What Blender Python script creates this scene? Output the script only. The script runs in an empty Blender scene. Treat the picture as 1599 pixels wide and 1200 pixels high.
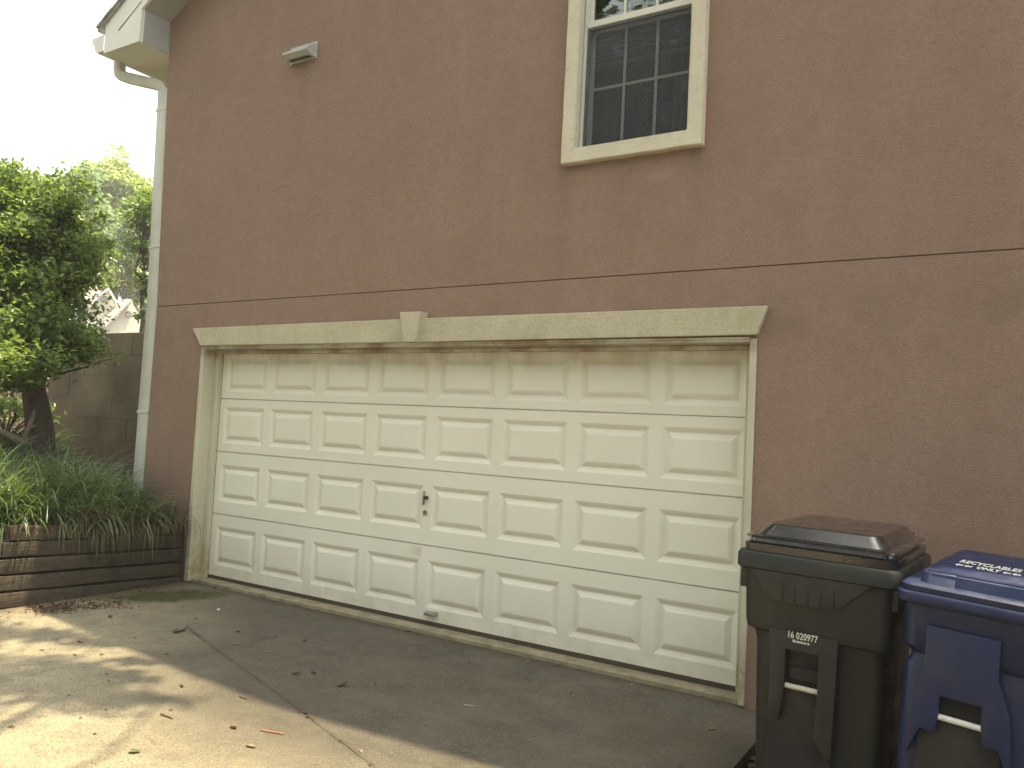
import bpy, bmesh, math, random
import numpy as np
from mathutils import Vector, Matrix, Euler, Quaternion
R = math.radians
random.seed(7); rng = np.random.default_rng(7)
scn = bpy.context.scene
COL = scn.collection

# ------------------------------------------------------------------ camera
cam = bpy.data.cameras.new('camera'); camo = bpy.data.objects.new('camera', cam); COL.objects.link(camo)
Rv = Vector((0.85091587, 0.52274911, 0.05172562)); Uv = Vector((-0.01441593, -0.07519296, 0.99706479)); Fv = Vector((-0.52510414, 0.84916393, 0.05644697))
CAM = Vector((6.15559411, -4.92723209, 1.49350865))
camo.matrix_world = Matrix(((Rv.x, Uv.x, -Fv.x, CAM.x), (Rv.y, Uv.y, -Fv.y, CAM.y), (Rv.z, Uv.z, -Fv.z, CAM.z), (0, 0, 0, 1)))
cam.sensor_fit = 'HORIZONTAL'; cam.sensor_width = 36; cam.lens = 36 * 1250.0 / 1599
cam.clip_start = 0.05; cam.clip_end = 900
scn.camera = camo

# ------------------------------------------------------------------ light
SUN = Vector((0.25, 0.142, 1.0)).normalized()
el = math.asin(SUN.z); az = math.atan2(SUN.x, SUN.y)
W = bpy.data.worlds.new('World'); scn.world = W; W.use_nodes = True
wn = W.node_tree; wn.nodes.clear()
sky = wn.nodes.new('ShaderNodeTexSky'); sky.sky_type = 'NISHITA'; sky.sun_disc = False
sky.sun_elevation = el; sky.sun_rotation = az; sky.air_density = 1.0; sky.dust_density = 3.0; sky.ozone_density = 0.6
bg = wn.nodes.new('ShaderNodeBackground'); bg.inputs['Strength'].default_value = 0.15
wo = wn.nodes.new('ShaderNodeOutputWorld')
hs = wn.nodes.new('ShaderNodeHueSaturation'); hs.inputs['Saturation'].default_value = 0.22
tint = wn.nodes.new('ShaderNodeMix'); tint.data_type = 'RGBA'; tint.blend_type = 'MULTIPLY'; tint.inputs[0].default_value = 1.0; tint.inputs[7].default_value = (1.0, 0.985, 0.895, 1)
wn.links.new(sky.outputs[0], hs.inputs['Color']); wn.links.new(hs.outputs[0], tint.inputs[6]); wn.links.new(tint.outputs[2], bg.inputs[0]); wn.links.new(bg.outputs[0], wo.inputs[0])
sl = bpy.data.lights.new('sun', 'SUN'); sl.energy = 3.2; sl.angle = R(0.53); sl.color = (1.0, 0.85, 0.56)
so = bpy.data.objects.new('sun', sl); COL.objects.link(so)
so.rotation_euler = SUN.to_track_quat('Z', 'Y').to_euler(); so.location = (0, 0, 20)
vs = scn.view_settings; vs.view_transform = 'Standard'; vs.look = 'None'; vs.gamma = 1; vs.use_curve_mapping = False
vs.exposure = 1.75
scn.render.film_transparent = False
try:
    scn.cycles.max_bounces = 8; scn.cycles.transparent_max_bounces = 16; scn.cycles.transmission_bounces = 6
except Exception: pass

# ------------------------------------------------------------------ materials
MATS = {}
def nodes(m):
    m.use_nodes = True; return m.node_tree, m.node_tree.nodes['Principled BSDF']
def ramp(nt, fac, stops):
    r = nt.nodes.new('ShaderNodeValToRGB'); cr = r.color_ramp
    while len(cr.elements) < len(stops): cr.elements.new(0.5)
    for e, (p, c) in zip(cr.elements, stops):
        e.position = p; e.color = (*c, 1) if len(c) == 3 else c
    nt.links.new(fac, r.inputs[0]); return r.outputs[0]
def noise(nt, scale, detail=4, rough=0.55, vec=None, dist=0.0):
    n = nt.nodes.new('ShaderNodeTexNoise'); n.inputs['Scale'].default_value = scale
    n.inputs['Detail'].default_value = detail; n.inputs['Roughness'].default_value = rough; n.inputs['Distortion'].default_value = dist
    if vec is not None: nt.links.new(vec, n.inputs['Vector'])
    return n.outputs['Fac']
def wpos(nt, scale=(1, 1, 1), loc=(0, 0, 0)):
    g = nt.nodes.new('ShaderNodeNewGeometry'); mp = nt.nodes.new('ShaderNodeMapping')
    mp.inputs['Scale'].default_value = scale; mp.inputs['Location'].default_value = loc
    nt.links.new(g.outputs['Position'], mp.inputs['Vector']); return mp.outputs[0]
def sep(nt, v):
    s = nt.nodes.new('ShaderNodeSeparateXYZ'); nt.links.new(v, s.inputs[0]); return s.outputs
def mix(nt, f, a, b, mode='MIX'):
    m = nt.nodes.new('ShaderNodeMix'); m.data_type = 'RGBA'; m.blend_type = mode
    for sock, v in ((m.inputs['Factor'], f), (m.inputs['A'], a), (m.inputs['B'], b)):
        pass
    def setv(s, v):
        if isinstance(v, (int, float)): s.default_value = v
        elif isinstance(v, (tuple, list)): s.default_value = (*v[:3], 1)
        else: nt.links.new(v, s)
    setv(m.inputs[0], f); setv(m.inputs[6], a); setv(m.inputs[7], b)
    return m.outputs[2]
def math_(nt, op, a, b=0.0, clamp=False):
    m = nt.nodes.new('ShaderNodeMath'); m.operation = op; m.use_clamp = clamp
    for s, v in zip(m.inputs, (a, b)):
        if isinstance(v, (int, float)): s.default_value = v
        else: nt.links.new(v, s)
    return m.outputs[0]
def mrange(nt, v, a, b, c=0.0, d=1.0, smooth=True):
    m = nt.nodes.new('ShaderNodeMapRange'); m.interpolation_type = 'SMOOTHSTEP' if smooth else 'LINEAR'
    nt.links.new(v, m.inputs[0])
    for i, x in enumerate((a, b, c, d)): m.inputs[i + 1].default_value = x
    return m.outputs[0]
def bump(nt, bs, h, strength, dist):
    b = nt.nodes.new('ShaderNodeBump'); b.inputs['Strength'].default_value = strength; b.inputs['Distance'].default_value = dist
    nt.links.new(h, b.inputs['Height']); nt.links.new(b.outputs[0], bs.inputs['Normal']); return b
def new(name):
    m = bpy.data.materials.new(name); nt, bs = nodes(m); MATS[name] = m; return m, nt, bs
def simple(name, col, rough=0.6, var=0.15, scale=6.0, bmp=0.0, bscale=80.0, metal=0.0, spec=0.5, bdist=0.002):
    m, nt, bs = new(name); v = wpos(nt)
    n = noise(nt, scale, 5, 0.6, v)
    a = tuple(c * (1 - var) for c in col); b = tuple(min(1, c * (1 + var)) for c in col)
    nt.links.new(ramp(nt, n, ((0.3, a), (0.7, b))), bs.inputs['Base Color'])
    bs.inputs['Roughness'].default_value = rough; bs.inputs['Metallic'].default_value = metal
    bs.inputs['Specular IOR Level'].default_value = spec
    if bmp: bump(nt, bs, noise(nt, bscale, 4, 0.6, v), bmp, bdist)
    return m

def make_stucco():
    m, nt, bs = new('stucco'); v = wpos(nt)
    big = noise(nt, 0.9, 5, 0.6, v, 0.4)
    streak = noise(nt, 1.0, 5, 0.6, wpos(nt, (3.2, 3.2, 0.35)))
    fine = noise(nt, 38, 4, 0.7, v)
    grain = noise(nt, 150, 3, 0.7, v)
    c = ramp(nt, big, ((0.25, (0.285, 0.200, 0.152)), (0.75, (0.330, 0.232, 0.180))))
    c = mix(nt, mrange(nt, streak, 0.42, 0.72, 0, 0.35), c, (0.37, 0.275, 0.225))
    c = mix(nt, mrange(nt, noise(nt, 3.3, 6, 0.68, v, 0.8), 0.45, 0.70, 0, 0.24), c, (0.225, 0.152, 0.112))
    c = mix(nt, mrange(nt, noise(nt, 2.1, 6, 0.7, wpos(nt, (1, 1, 1), (7, 2, 5)), 0.5), 0.50, 0.75, 0, 0.22), c, (0.40, 0.305, 0.25))
    c = mix(nt, mrange(nt, noise(nt, 12, 5, 0.7, v, 0.3), 0.42, 0.68, 0, 0.26), c, (0.235, 0.16, 0.118))
    c = mix(nt, mrange(nt, noise(nt, 85, 3, 0.7, v), 0.50, 0.72, 0, 0.5), c, (0.175, 0.118, 0.088))
    c = mix(nt, mrange(nt, noise(nt, 70, 3, 0.7, wpos(nt, (1, 1, 1), (3, 3, 3))), 0.55, 0.75, 0, 0.4), c, (0.44, 0.34, 0.28))
    c = mix(nt, mrange(nt, fine, 0.35, 0.7, 0.0, 0.22), c, (0.23, 0.15, 0.115))
    c = mix(nt, mrange(nt, grain, 0.35, 0.75, 0.0, 0.38), c, (0.20, 0.13, 0.10))
    # faint pale repair patch and grime low down / round the trim
    x, y, z = sep(nt, v)
    dx = math_(nt, 'SUBTRACT', x, 4.25); dz = math_(nt, 'SUBTRACT', z, 3.17)
    d = math_(nt, 'SQRT', math_(nt, 'ADD', math_(nt, 'MULTIPLY', dx, dx), math_(nt, 'MULTIPLY', math_(nt, 'MULTIPLY', dz, dz), 4.0)))
    c = mix(nt, mrange(nt, d, 0.15, 0.04, 0, 0.35), c, (0.40, 0.28, 0.24))
    lo = math_(nt, 'ADD', z, math_(nt, 'MULTIPLY', big, 0.5))
    c = mix(nt, mrange(nt, lo, 1.5, 0.2, 0, 0.5), c, (0.19, 0.135, 0.095))
    # rain streaks below the window sill ends and the vent
    for cx, ztop, ln in ((3.56, 3.31, 1.0), (4.50, 3.31, 0.8), (0.92, 4.58, 1.1), (4.0, 3.31, .5)):
        ax = math_(nt, 'ABSOLUTE', math_(nt, 'SUBTRACT', math_(nt, 'ADD', x, math_(nt, 'MULTIPLY', noise(nt, 3, 3, 0.5, v), 0.08)), cx + .04))
        st = math_(nt, 'MULTIPLY', mrange(nt, ax, 0.10, 0.0, 0, 1), math_(nt, 'MULTIPLY', mrange(nt, z, ztop - ln, ztop, 0, 1, False), math_(nt, 'LESS_THAN', z, ztop + .02)))
        c = mix(nt, math_(nt, 'MULTIPLY', st, mrange(nt, noise(nt, 9, 4, 0.6, wpos(nt, (4, 4, .6))), 0.35, 0.65, 0.1, 0.5)), c, (0.19, 0.145, 0.115))
    stl = math_(nt, 'MULTIPLY', mrange(nt, z, 2.44, 2.29, 0, 1), mrange(nt, z, 2.0, 2.2, 0, 1))
    c = mix(nt, math_(nt, 'MULTIPLY', stl, mrange(nt, noise(nt, 4, 4, 0.6, v), 0.40, 0.7, 0, 0.5)), c, (0.20, 0.145, 0.11))
    nt.links.new(c, bs.inputs['Base Color']); bs.inputs['Roughness'].default_value = 0.92; bs.inputs['Specular IOR Level'].default_value = 0.25
    h = math_(nt, 'ADD', math_(nt, 'MULTIPLY', grain, 0.6), math_(nt, 'MULTIPLY', noise(nt, 90, 4, 0.7, v), 1.0))
    h = math_(nt, 'ADD', h, math_(nt, 'MULTIPLY', noise(nt, 5, 3, 0.5, v), 1.6))
    bump(nt, bs, h, 0.65, 0.006)
make_stucco()

def make_trim():
    m, nt, bs = new('stucco_trim'); v = wpos(nt)
    c = ramp(nt, noise(nt, 5, 5, 0.65, v), ((0.3, (0.46, 0.44, 0.30)), (0.72, (0.57, 0.54, 0.39))))
    c = mix(nt, mrange(nt, noise(nt, 70, 3, 0.6, v), 0.45, 0.7, 0, 0.35), c, (0.30, 0.27, 0.17))
    c = mix(nt, mrange(nt, noise(nt, 1.7, 5, 0.7, v), 0.52, 0.75, 0, 0.5), c, (0.33, 0.31, 0.19))
    nt.links.new(c, bs.inputs['Base Color']); bs.inputs['Roughness'].default_value = 0.9
    bump(nt, bs, math_(nt, 'ADD', noise(nt, 90, 4, 0.7, v), noise(nt, 25, 3, 0.6, v)), 0.8, 0.005)
make_trim()

def make_window_trim():
    m, nt, bs = new('window_trim'); v = wpos(nt)
    c = ramp(nt, noise(nt, 4, 5, 0.65, v), ((0.3, (0.57, 0.545, 0.42)), (0.72, (0.67, 0.64, 0.50))))
    c = mix(nt, mrange(nt, noise(nt, 13, 5, 0.75, v), 0.54, 0.70, 0, 0.45), c, (0.38, 0.35, 0.25))
    nt.links.new(c, bs.inputs['Base Color']); bs.inputs['Roughness'].default_value = 0.85
    bump(nt, bs, math_(nt, 'ADD', math_(nt, 'MULTIPLY', noise(nt, 45, 4, 0.7, v), 0.6), noise(nt, 16, 3, 0.6, v)), 0.6, 0.008)
make_window_trim()

def make_door():
    m, nt, bs = new('door_paint'); v = wpos(nt); x, y, z = sep(nt, v)
    c = ramp(nt, noise(nt, 1.3, 4, 0.5, v), ((0.3, (0.73, 0.73, 0.62)), (0.7, (0.79, 0.79, 0.68))))
    g = noise(nt, 7, 6, 0.7, v)
    low = math_(nt, 'MULTIPLY', mrange(nt, z, 0.42, 0.0, 0, 1), mrange(nt, g, 0.25, 0.8, 0.15, 0.60))
    c = mix(nt, low, c, (0.45, 0.41, 0.30))
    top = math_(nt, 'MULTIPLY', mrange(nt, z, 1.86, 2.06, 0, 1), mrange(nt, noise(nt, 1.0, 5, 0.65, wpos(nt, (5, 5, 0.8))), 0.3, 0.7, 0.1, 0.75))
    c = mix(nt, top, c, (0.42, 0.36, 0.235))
    ff = math_(nt, 'MULTIPLY', mrange(nt, noise(nt, 60, 2, 0.5, v), 0.72, 0.78, 0, 0.6), mrange(nt, z, 1.0, 0.1, 0, 1))
    c = mix(nt, ff, c, (0.15, 0.12, 0.08))
    for zl in (.580, 1.1508, 1.640):
        dzl = math_(nt, 'ABSOLUTE', math_(nt, 'SUBTRACT', z, zl))
        c = mix(nt, math_(nt, 'MULTIPLY', mrange(nt, dzl, 0.012, 0.001, 0, 0.45), mrange(nt, noise(nt, 2.2, 5, 0.7, v), 0.3, 0.6, 0.45, 1.0)), c, (0.30, 0.26, 0.18))
    sx_ = mrange(nt, x, 2.20, 2.368, 0, 1); cut = math_(nt, 'LESS_THAN', x, 2.370)
    c = mix(nt, math_(nt, 'MULTIPLY', math_(nt, 'MULTIPLY', sx_, cut), mrange(nt, math_(nt, 'ABSOLUTE', math_(nt, 'SUBTRACT', z, .525)), .06, .01, 0, 0.4)), c, (0.42, 0.34, 0.23))
    rust = mrange(nt, noise(nt, 5.5, 6, 0.8, wpos(nt, (1, 1, 3), (2, 0, 7))), 0.66, 0.74, 0, 0.45)
    c = mix(nt, math_(nt, 'MULTIPLY', rust, mrange(nt, y, 0.002, 0.008, 0.15, 1)), c, (0.36, 0.22, 0.15))
    ab = mrange(nt, y, 0.0025, 0.010, 0, 0.22)
    c = mix(nt, math_(nt, 'MULTIPLY', ab, mrange(nt, noise(nt, 3, 4, 0.6, v), 0.3, 0.7, 0.3, 1.0)), c, (0.43, 0.36, 0.27))
    nt.links.new(c, bs.inputs['Base Color']); bs.inputs['Roughness'].default_value = 0.5
    bump(nt, bs, noise(nt, 120, 3, 0.5, wpos(nt, (0.15, 1, 1))), 0.12, 0.002)
make_door()

def make_jamb():
    m, nt, bs = new('jamb_paint'); v = wpos(nt); x, y, z = sep(nt, v)
    c = ramp(nt, noise(nt, 5, 5, 0.6, wpos(nt, (1, 1, 0.3))), ((0.3, (0.46, 0.45, 0.34)), (0.7, (0.57, 0.555, 0.43))))
    low = math_(nt, 'MULTIPLY', mrange(nt, z, 0.55, 0.0, 0, 1), mrange(nt, noise(nt, 14, 5, 0.7, v), 0.3, 0.65, 0.25, 0.9))
    c = mix(nt, low, c, (0.27, 0.22, 0.10))
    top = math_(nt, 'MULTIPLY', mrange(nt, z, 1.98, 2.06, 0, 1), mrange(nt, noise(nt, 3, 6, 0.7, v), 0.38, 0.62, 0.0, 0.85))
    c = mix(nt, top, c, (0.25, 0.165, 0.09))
    c = mix(nt, mrange(nt, noise(nt, 22, 4, 0.7, v), 0.62, 0.74, 0, 0.6), c, (0.27, 0.24, 0.15))
    nt.links.new(c, bs.inputs['Base Color']); bs.inputs['Roughness'].default_value = 0.65
    bump(nt, bs, noise(nt, 60, 4, 0.6, v), 0.3, 0.003)
make_jamb()

def make_concrete():
    m, nt, bs = new('concrete'); v = wpos(nt); x, y, z = sep(nt, v)
    n1 = noise(nt, 0.8, 6, 0.6, v, 0.6); n2 = noise(nt, 2.6, 6, 0.7, v, 0.5)
    # worn beige away from the door, slab before it darkened for mildew and painted house shade
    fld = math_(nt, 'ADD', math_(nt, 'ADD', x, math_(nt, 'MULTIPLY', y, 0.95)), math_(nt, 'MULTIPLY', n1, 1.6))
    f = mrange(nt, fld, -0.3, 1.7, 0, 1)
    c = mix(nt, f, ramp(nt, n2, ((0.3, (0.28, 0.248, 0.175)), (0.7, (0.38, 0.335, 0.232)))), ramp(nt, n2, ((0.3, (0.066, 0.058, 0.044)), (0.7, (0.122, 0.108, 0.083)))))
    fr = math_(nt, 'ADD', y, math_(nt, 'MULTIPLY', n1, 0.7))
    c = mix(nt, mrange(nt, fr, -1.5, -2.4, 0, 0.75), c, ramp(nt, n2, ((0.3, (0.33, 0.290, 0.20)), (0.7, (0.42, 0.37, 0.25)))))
    c = mix(nt, math_(nt, 'MULTIPLY', mrange(nt, noise(nt, 0.55, 5, 0.65, wpos(nt, (0.5, 2.2, 1), (3, 1, 0)), 0.8), 0.52, 0.70, 0, 0.32), 1.0), c, (0.17, 0.135, 0.10))
    c = mix(nt, mrange(nt, noise(nt, 3.2, 6, 0.75, v, 1.0), 0.56, 0.70, 0, 0.45), c, (0.09, 0.082, 0.066))
    ns = noise(nt, 1.6, 5, 0.7, wpos(nt, (1, 1, 1), (9, 4, 0)), 0.8)
    c = mix(nt, mrange(nt, ns, 0.56, 0.70, 0, 0.25), c, (0.20, 0.18, 0.135))
    # exposed aggregate
    vo = nt.nodes.new('ShaderNodeTexVoronoi'); vo.inputs['Scale'].default_value = 85; nt.links.new(v, vo.inputs['Vector'])
    sp = math_(nt, 'MULTIPLY', mrange(nt, vo.outputs['Distance'], 0.34, 0.12, 0, 1), mrange(nt, noise(nt, 1.4, 4, 0.6, v), 0.36, 0.58, 0.30, 1))
    cs = sep(nt, vo.outputs['Color'])[0]
    c = mix(nt, math_(nt, 'MULTIPLY', sp, mrange(nt, cs, 0.50, 0.85, 0, 0.85)), c, (0.46, 0.42, 0.34))
    c = mix(nt, math_(nt, 'MULTIPLY', sp, mrange(nt, cs, 0.45, 0.20, 0, 0.85)), c, (0.035, 0.032, 0.028))
    c = mix(nt, mrange(nt, noise(nt, 120, 3, 0.8, v), 0.45, 0.62, 0, 0.62), c, (0.070, 0.060, 0.046))
    c = mix(nt, mrange(nt, noise(nt, 7, 6, 0.8, v, 0.6), 0.47, 0.64, 0, 0.45), c, (0.13, 0.115, 0.085))
    c = mix(nt, mrange(nt, noise(nt, 24, 5, 0.75, v), 0.56, 0.70, 0, 0.35), c, (0.07, 0.06, 0.045))
    # darker grime gathered beside the joint
    jd = math_(nt, 'ABSOLUTE', math_(nt, 'ADD', math_(nt, 'ADD', y, 1.13), math_(nt, 'MULTIPLY', math_(nt, 'SUBTRACT', x, 1.15), 0.362)))
    jm = math_(nt, 'MULTIPLY', mrange(nt, jd, 0.035, 0.004, 0, 0.7), mrange(nt, noise(nt, 7, 5, 0.7, v), 0.35, 0.65, 0.1, 1))
    c = mix(nt, math_(nt, 'MULTIPLY', jm, mrange(nt, x, 1.1, 1.3, 0, 1)), c, (0.07, 0.06, 0.045))
    # a second, fainter hairline crack across the slab
    kd = math_(nt, 'ABSOLUTE', math_(nt, 'ADD', math_(nt, 'SUBTRACT', y, -1.95), math_(nt, 'MULTIPLY', math_(nt, 'SUBTRACT', noise(nt, 3, 4, 0.6, v), 0.5), 0.30)))
    kk = math_(nt, 'ADD', kd, math_(nt, 'MULTIPLY', math_(nt, 'ABSOLUTE', math_(nt, 'SUBTRACT', x, 3.9)), 0.0))
    c = mix(nt, math_(nt, 'MULTIPLY', mrange(nt, kk, 0.006, 0.001, 0, 0.6), math_(nt, 'MULTIPLY', mrange(nt, x, 3.1, 3.4, 0, 1), mrange(nt, x, 4.6, 4.2, 0, 1))), c, (0.06, 0.05, 0.04))
    # moss in the corner by the planter
    mx = math_(nt, 'SUBTRACT', x, 0.24); my = math_(nt, 'SUBTRACT', math_(nt, 'ADD', y, math_(nt, 'MULTIPLY', mx, -0.75)), -0.62)
    d = math_(nt, 'SQRT', math_(nt, 'ADD', math_(nt, 'MULTIPLY', mx, math_(nt, 'MULTIPLY', mx, 2.2)), math_(nt, 'MULTIPLY', my, math_(nt, 'MULTIPLY', my, 2.0))))
    d = math_(nt, 'ADD', d, math_(nt, 'MULTIPLY', noise(nt, 4, 6, 0.7, v), 0.75))
    c = mix(nt, mrange(nt, d, 1.0, 0.66, 0, 0.94), c, ramp(nt, noise(nt, 16, 4, 0.6, v), ((0.35, (0.035, 0.038, 0.012)), (0.65, (0.055, 0.075, 0.013)))))
    # brown silt along the wall / planter foot
    e = math_(nt, 'ADD', math_(nt, 'MULTIPLY', x, 1.0), math_(nt, 'MULTIPLY', noise(nt, 5, 5, 0.7, v), 0.5))
    c = mix(nt, mrange(nt, e, 0.42, 0.0, 0, 0.75), c, (0.085, 0.062, 0.045))
    e2 = math_(nt, 'SUBTRACT', math_(nt, 'MULTIPLY', y, -1.0), math_(nt, 'MULTIPLY', noise(nt, 5, 5, 0.7, v), 0.28))
    c = mix(nt, mrange(nt, e2, 0.14, -0.02, 0, 0.75), c, (0.075, 0.055, 0.038))
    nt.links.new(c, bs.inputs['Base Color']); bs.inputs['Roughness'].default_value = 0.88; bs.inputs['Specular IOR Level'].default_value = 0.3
    h = math_(nt, 'ADD', math_(nt, 'MULTIPLY', sp, 0.7), noise(nt, 60, 5, 0.7, v))
    bump(nt, bs, math_(nt, 'ADD', h, math_(nt, 'MULTIPLY', noise(nt, 2.0, 3, 0.5, v), 3)), 0.85, 0.008)
make_concrete()

def make_timber(name, a, b, moss):
    m, nt, bs = new(name); v = wpos(nt, (1, 0.15, 1)); w = wpos(nt); x, y, z = sep(nt, w)
    oi = nt.nodes.new('ShaderNodeObjectInfo')
    g = noise(nt, 45, 6, 0.7, v, 0.3)
    c = ramp(nt, g, ((0.28, a), (0.72, b)))
    c = mix(nt, mrange(nt, noise(nt, 5, 5, 0.7, w), 0.45, 0.7, 0, 0.65), c, tuple(q * 0.45 for q in a))
    c = mix(nt, math_(nt, 'MULTIPLY', mrange(nt, math_(nt, 'ADD', y, math_(nt, 'MULTIPLY', noise(nt, 6, 4, 0.6, w), 0.8)), -0.9, 0.1, 0, 0.7), mrange(nt, noise(nt, 9, 4, 0.6, w), 0.3, 0.6, 0.3, 1)), c, moss)
    nt.links.new(c, bs.inputs['Base Color']); bs.inputs['Roughness'].default_value = 0.85
    bump(nt, bs, g, 0.9, 0.008)
make_timber('timber', (0.036, 0.027, 0.019), (0.105, 0.083, 0.056), (0.019, 0.019, 0.011))
make_timber('timber_red', (0.048, 0.031, 0.024), (0.130, 0.086, 0.062), (0.020, 0.019, 0.012))

def make_leaf(name, cols, trans=0.45, rough=0.45, tcol=(0.30, 0.42, 0.06), spec=0.5):
    m = bpy.data.materials.new(name); m.use_nodes = True; nt = m.node_tree; nt.nodes.clear(); MATS[name] = m
    g = nt.nodes.new('ShaderNodeNewGeometry'); n = len(cols)
    c = ramp(nt, g.outputs['Random Per Island'], [((i + 0.5) / n, k) for i, k in enumerate(cols)])
    bs = nt.nodes.new('ShaderNodeBsdfPrincipled'); bs.inputs['Roughness'].default_value = rough; bs.inputs['Specular IOR Level'].default_value = spec
    nt.links.new(c, bs.inputs['Base Color'])
    tr = nt.nodes.new('ShaderNodeBsdfTranslucent'); nt.links.new(mix(nt, 0.55, c, tcol), tr.inputs['Color'])
    mx = nt.nodes.new('ShaderNodeMixShader'); mx.inputs[0].default_value = trans
    nt.links.new(bs.outputs[0], mx.inputs[1]); nt.links.new(tr.outputs[0], mx.inputs[2])
    o = nt.nodes.new('ShaderNodeOutputMaterial'); nt.links.new(mx.outputs[0], o.inputs[0])
make_leaf('leaf_shrub', [(0.028, 0.055, 0.022), (0.045, 0.085, 0.027), (0.07, 0.12, 0.035), (0.12, 0.18, 0.055), (0.045, 0.085, 0.028), (0.065, 0.115, 0.033), (0.18, 0.23, 0.07)], 0.45, 0.28, (0.48, 0.66, 0.12))
make_leaf('leaf_far', [(0.22, 0.29, 0.09), (0.27, 0.35, 0.11), (0.31, 0.39, 0.14)], 0.58, 0.5, (0.80, 0.92, 0.30))  # distance haze is mixed into these pale leaf colours
make_leaf('leaf_grey', [(0.14, 0.20, 0.10), (0.17, 0.24, 0.12), (0.20, 0.27, 0.14)], 0.5, 0.5, (0.55, 0.75, 0.28))  # greyed and paled to carry distance haze
make_leaf('leaf_dark', [(0.025, 0.045, 0.018), (0.04, 0.065, 0.022)], 0.25, 0.5, (0.14, 0.22, 0.05))
make_leaf('grass_blade', [(0.045, 0.085, 0.020), (0.03, 0.06, 0.015), (0.10, 0.155, 0.035), (0.05, 0.09, 0.025), (0.24, 0.30, 0.17), (0.09, 0.15, 0.04), (0.14, 0.20, 0.08)], 0.25, 0.32, (0.30, 0.46, 0.08), 0.6)  # palest greens stand in for gloss highlights on the blades
make_leaf('grass_dead', [(0.10, 0.075, 0.045), (0.15, 0.115, 0.07), (0.07, 0.05, 0.032)], 0.15, 0.7, (0.3, 0.2, 0.1), 0.2)
make_leaf('litter', [(0.05, 0.032, 0.02), (0.10, 0.065, 0.038), (0.17, 0.11, 0.06), (0.035, 0.022, 0.015), (0.24, 0.18, 0.11)], 0.1, 0.7, (0.3, 0.2, 0.1), 0.3)

simple('bark', (0.075, 0.058, 0.044), 0.9, 0.4, 9, 0.9, 25, bdist=0.02)
simple('root_wood', (0.22, 0.18, 0.14), 0.8, 0.35, 12, 0.6, 40)
simple('soil', (0.055, 0.038, 0.026), 0.95, 0.45, 6, 0.9, 30, bdist=0.02)
simple('ground_litter', (0.060, 0.043, 0.028), 0.95, 0.5, 14, 0.9, 25, bdist=0.03)
simple('lawn', (0.06, 0.09, 0.03), 0.9, 0.4, 3, 0.6, 30, bdist=0.02)
simple('white_metal', (0.74, 0.76, 0.70), 0.45, 0.06, 4)
simple('fascia_paint', (0.76, 0.79, 0.72), 0.55, 0.05, 3)
simple('soffit_paint', (0.72, 0.73, 0.63), 0.6, 0.06, 3)
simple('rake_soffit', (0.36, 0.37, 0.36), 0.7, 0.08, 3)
simple('pipe_paint', (0.58, 0.60, 0.53), 0.5, 0.08, 5)
simple('shingle', (0.34, 0.35, 0.36), 0.9, 0.3, 20, 0.6, 60)  # lightened so the colour carries lens flare at the roof edge
simple('vent_metal', (0.42, 0.46, 0.42), 0.5, 0.1, 14)
simple('dark_gap', (0.012, 0.011, 0.010), 0.9, 0.1)
simple('joint_sealant', (0.11, 0.080, 0.065), 0.9, 0.2)
simple('seal_rubber', (0.06, 0.045, 0.032), 0.8, 0.2)
simple('sill_concrete', (0.24, 0.21, 0.135), 0.9, 0.35, 9, 0.5, 60)
simple('metal_dark', (0.06, 0.06, 0.055), 0.4, 0.2, 20, metal=0.6)
simple('metal_grey', (0.32, 0.31, 0.28), 0.4, 0.2, 20, metal=0.7)
simple('vinyl_white', (0.66, 0.68, 0.60), 0.4, 0.05, 4)
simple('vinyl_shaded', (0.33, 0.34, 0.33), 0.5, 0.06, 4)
simple('blind_slat', (0.78, 0.77, 0.66), 0.5, 0.06, 4)
simple('screen_frame', (0.07, 0.075, 0.085), 0.5, 0.1)
simple('curtain_cloth', (0.42, 0.46, 0.50), 0.9, 0.15, 3)
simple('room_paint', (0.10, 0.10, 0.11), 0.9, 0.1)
simple('wreath_orange', (0.80, 0.40, 0.13), 0.8, 0.35, 30)
simple('wreath_dark', (0.10, 0.11, 0.05), 0.8, 0.35, 30)
simple('white_print', (0.62, 0.63, 0.58), 0.6, 0.15, 60)
simple('bar_metal', (0.50, 0.48, 0.38), 0.5, 0.2, 40)
simple('bin_wheel', (0.015, 0.015, 0.015), 0.7, 0.1)
simple('house_siding', (0.74, 0.72, 0.62), 0.8, 0.04, 2)
simple('house_roof', (0.42, 0.37, 0.35), 0.9, 0.1, 3)
simple('house_vent', (0.36, 0.36, 0.38), 0.8, 0.05)
simple('block_wall', (0.165, 0.135, 0.088), 0.92, 0.35, 1.6, 0.5, 40, bdist=0.006)
simple('green_leaf', (0.22, 0.27, 0.09), 0.6, 0.2, 20)
simple('orange_twig', (0.30, 0.15, 0.06), 0.7, 0.3, 30)
simple('brown_leaf', (0.11, 0.065, 0.035), 0.7, 0.35, 30)
simple('tan_leaf', (0.36, 0.27, 0.16), 0.7, 0.3, 30)
simple('grey_twig', (0.30, 0.28, 0.23), 0.7, 0.3, 30)
simple('pebble', (0.62, 0.60, 0.54), 0.7, 0.1)

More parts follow.
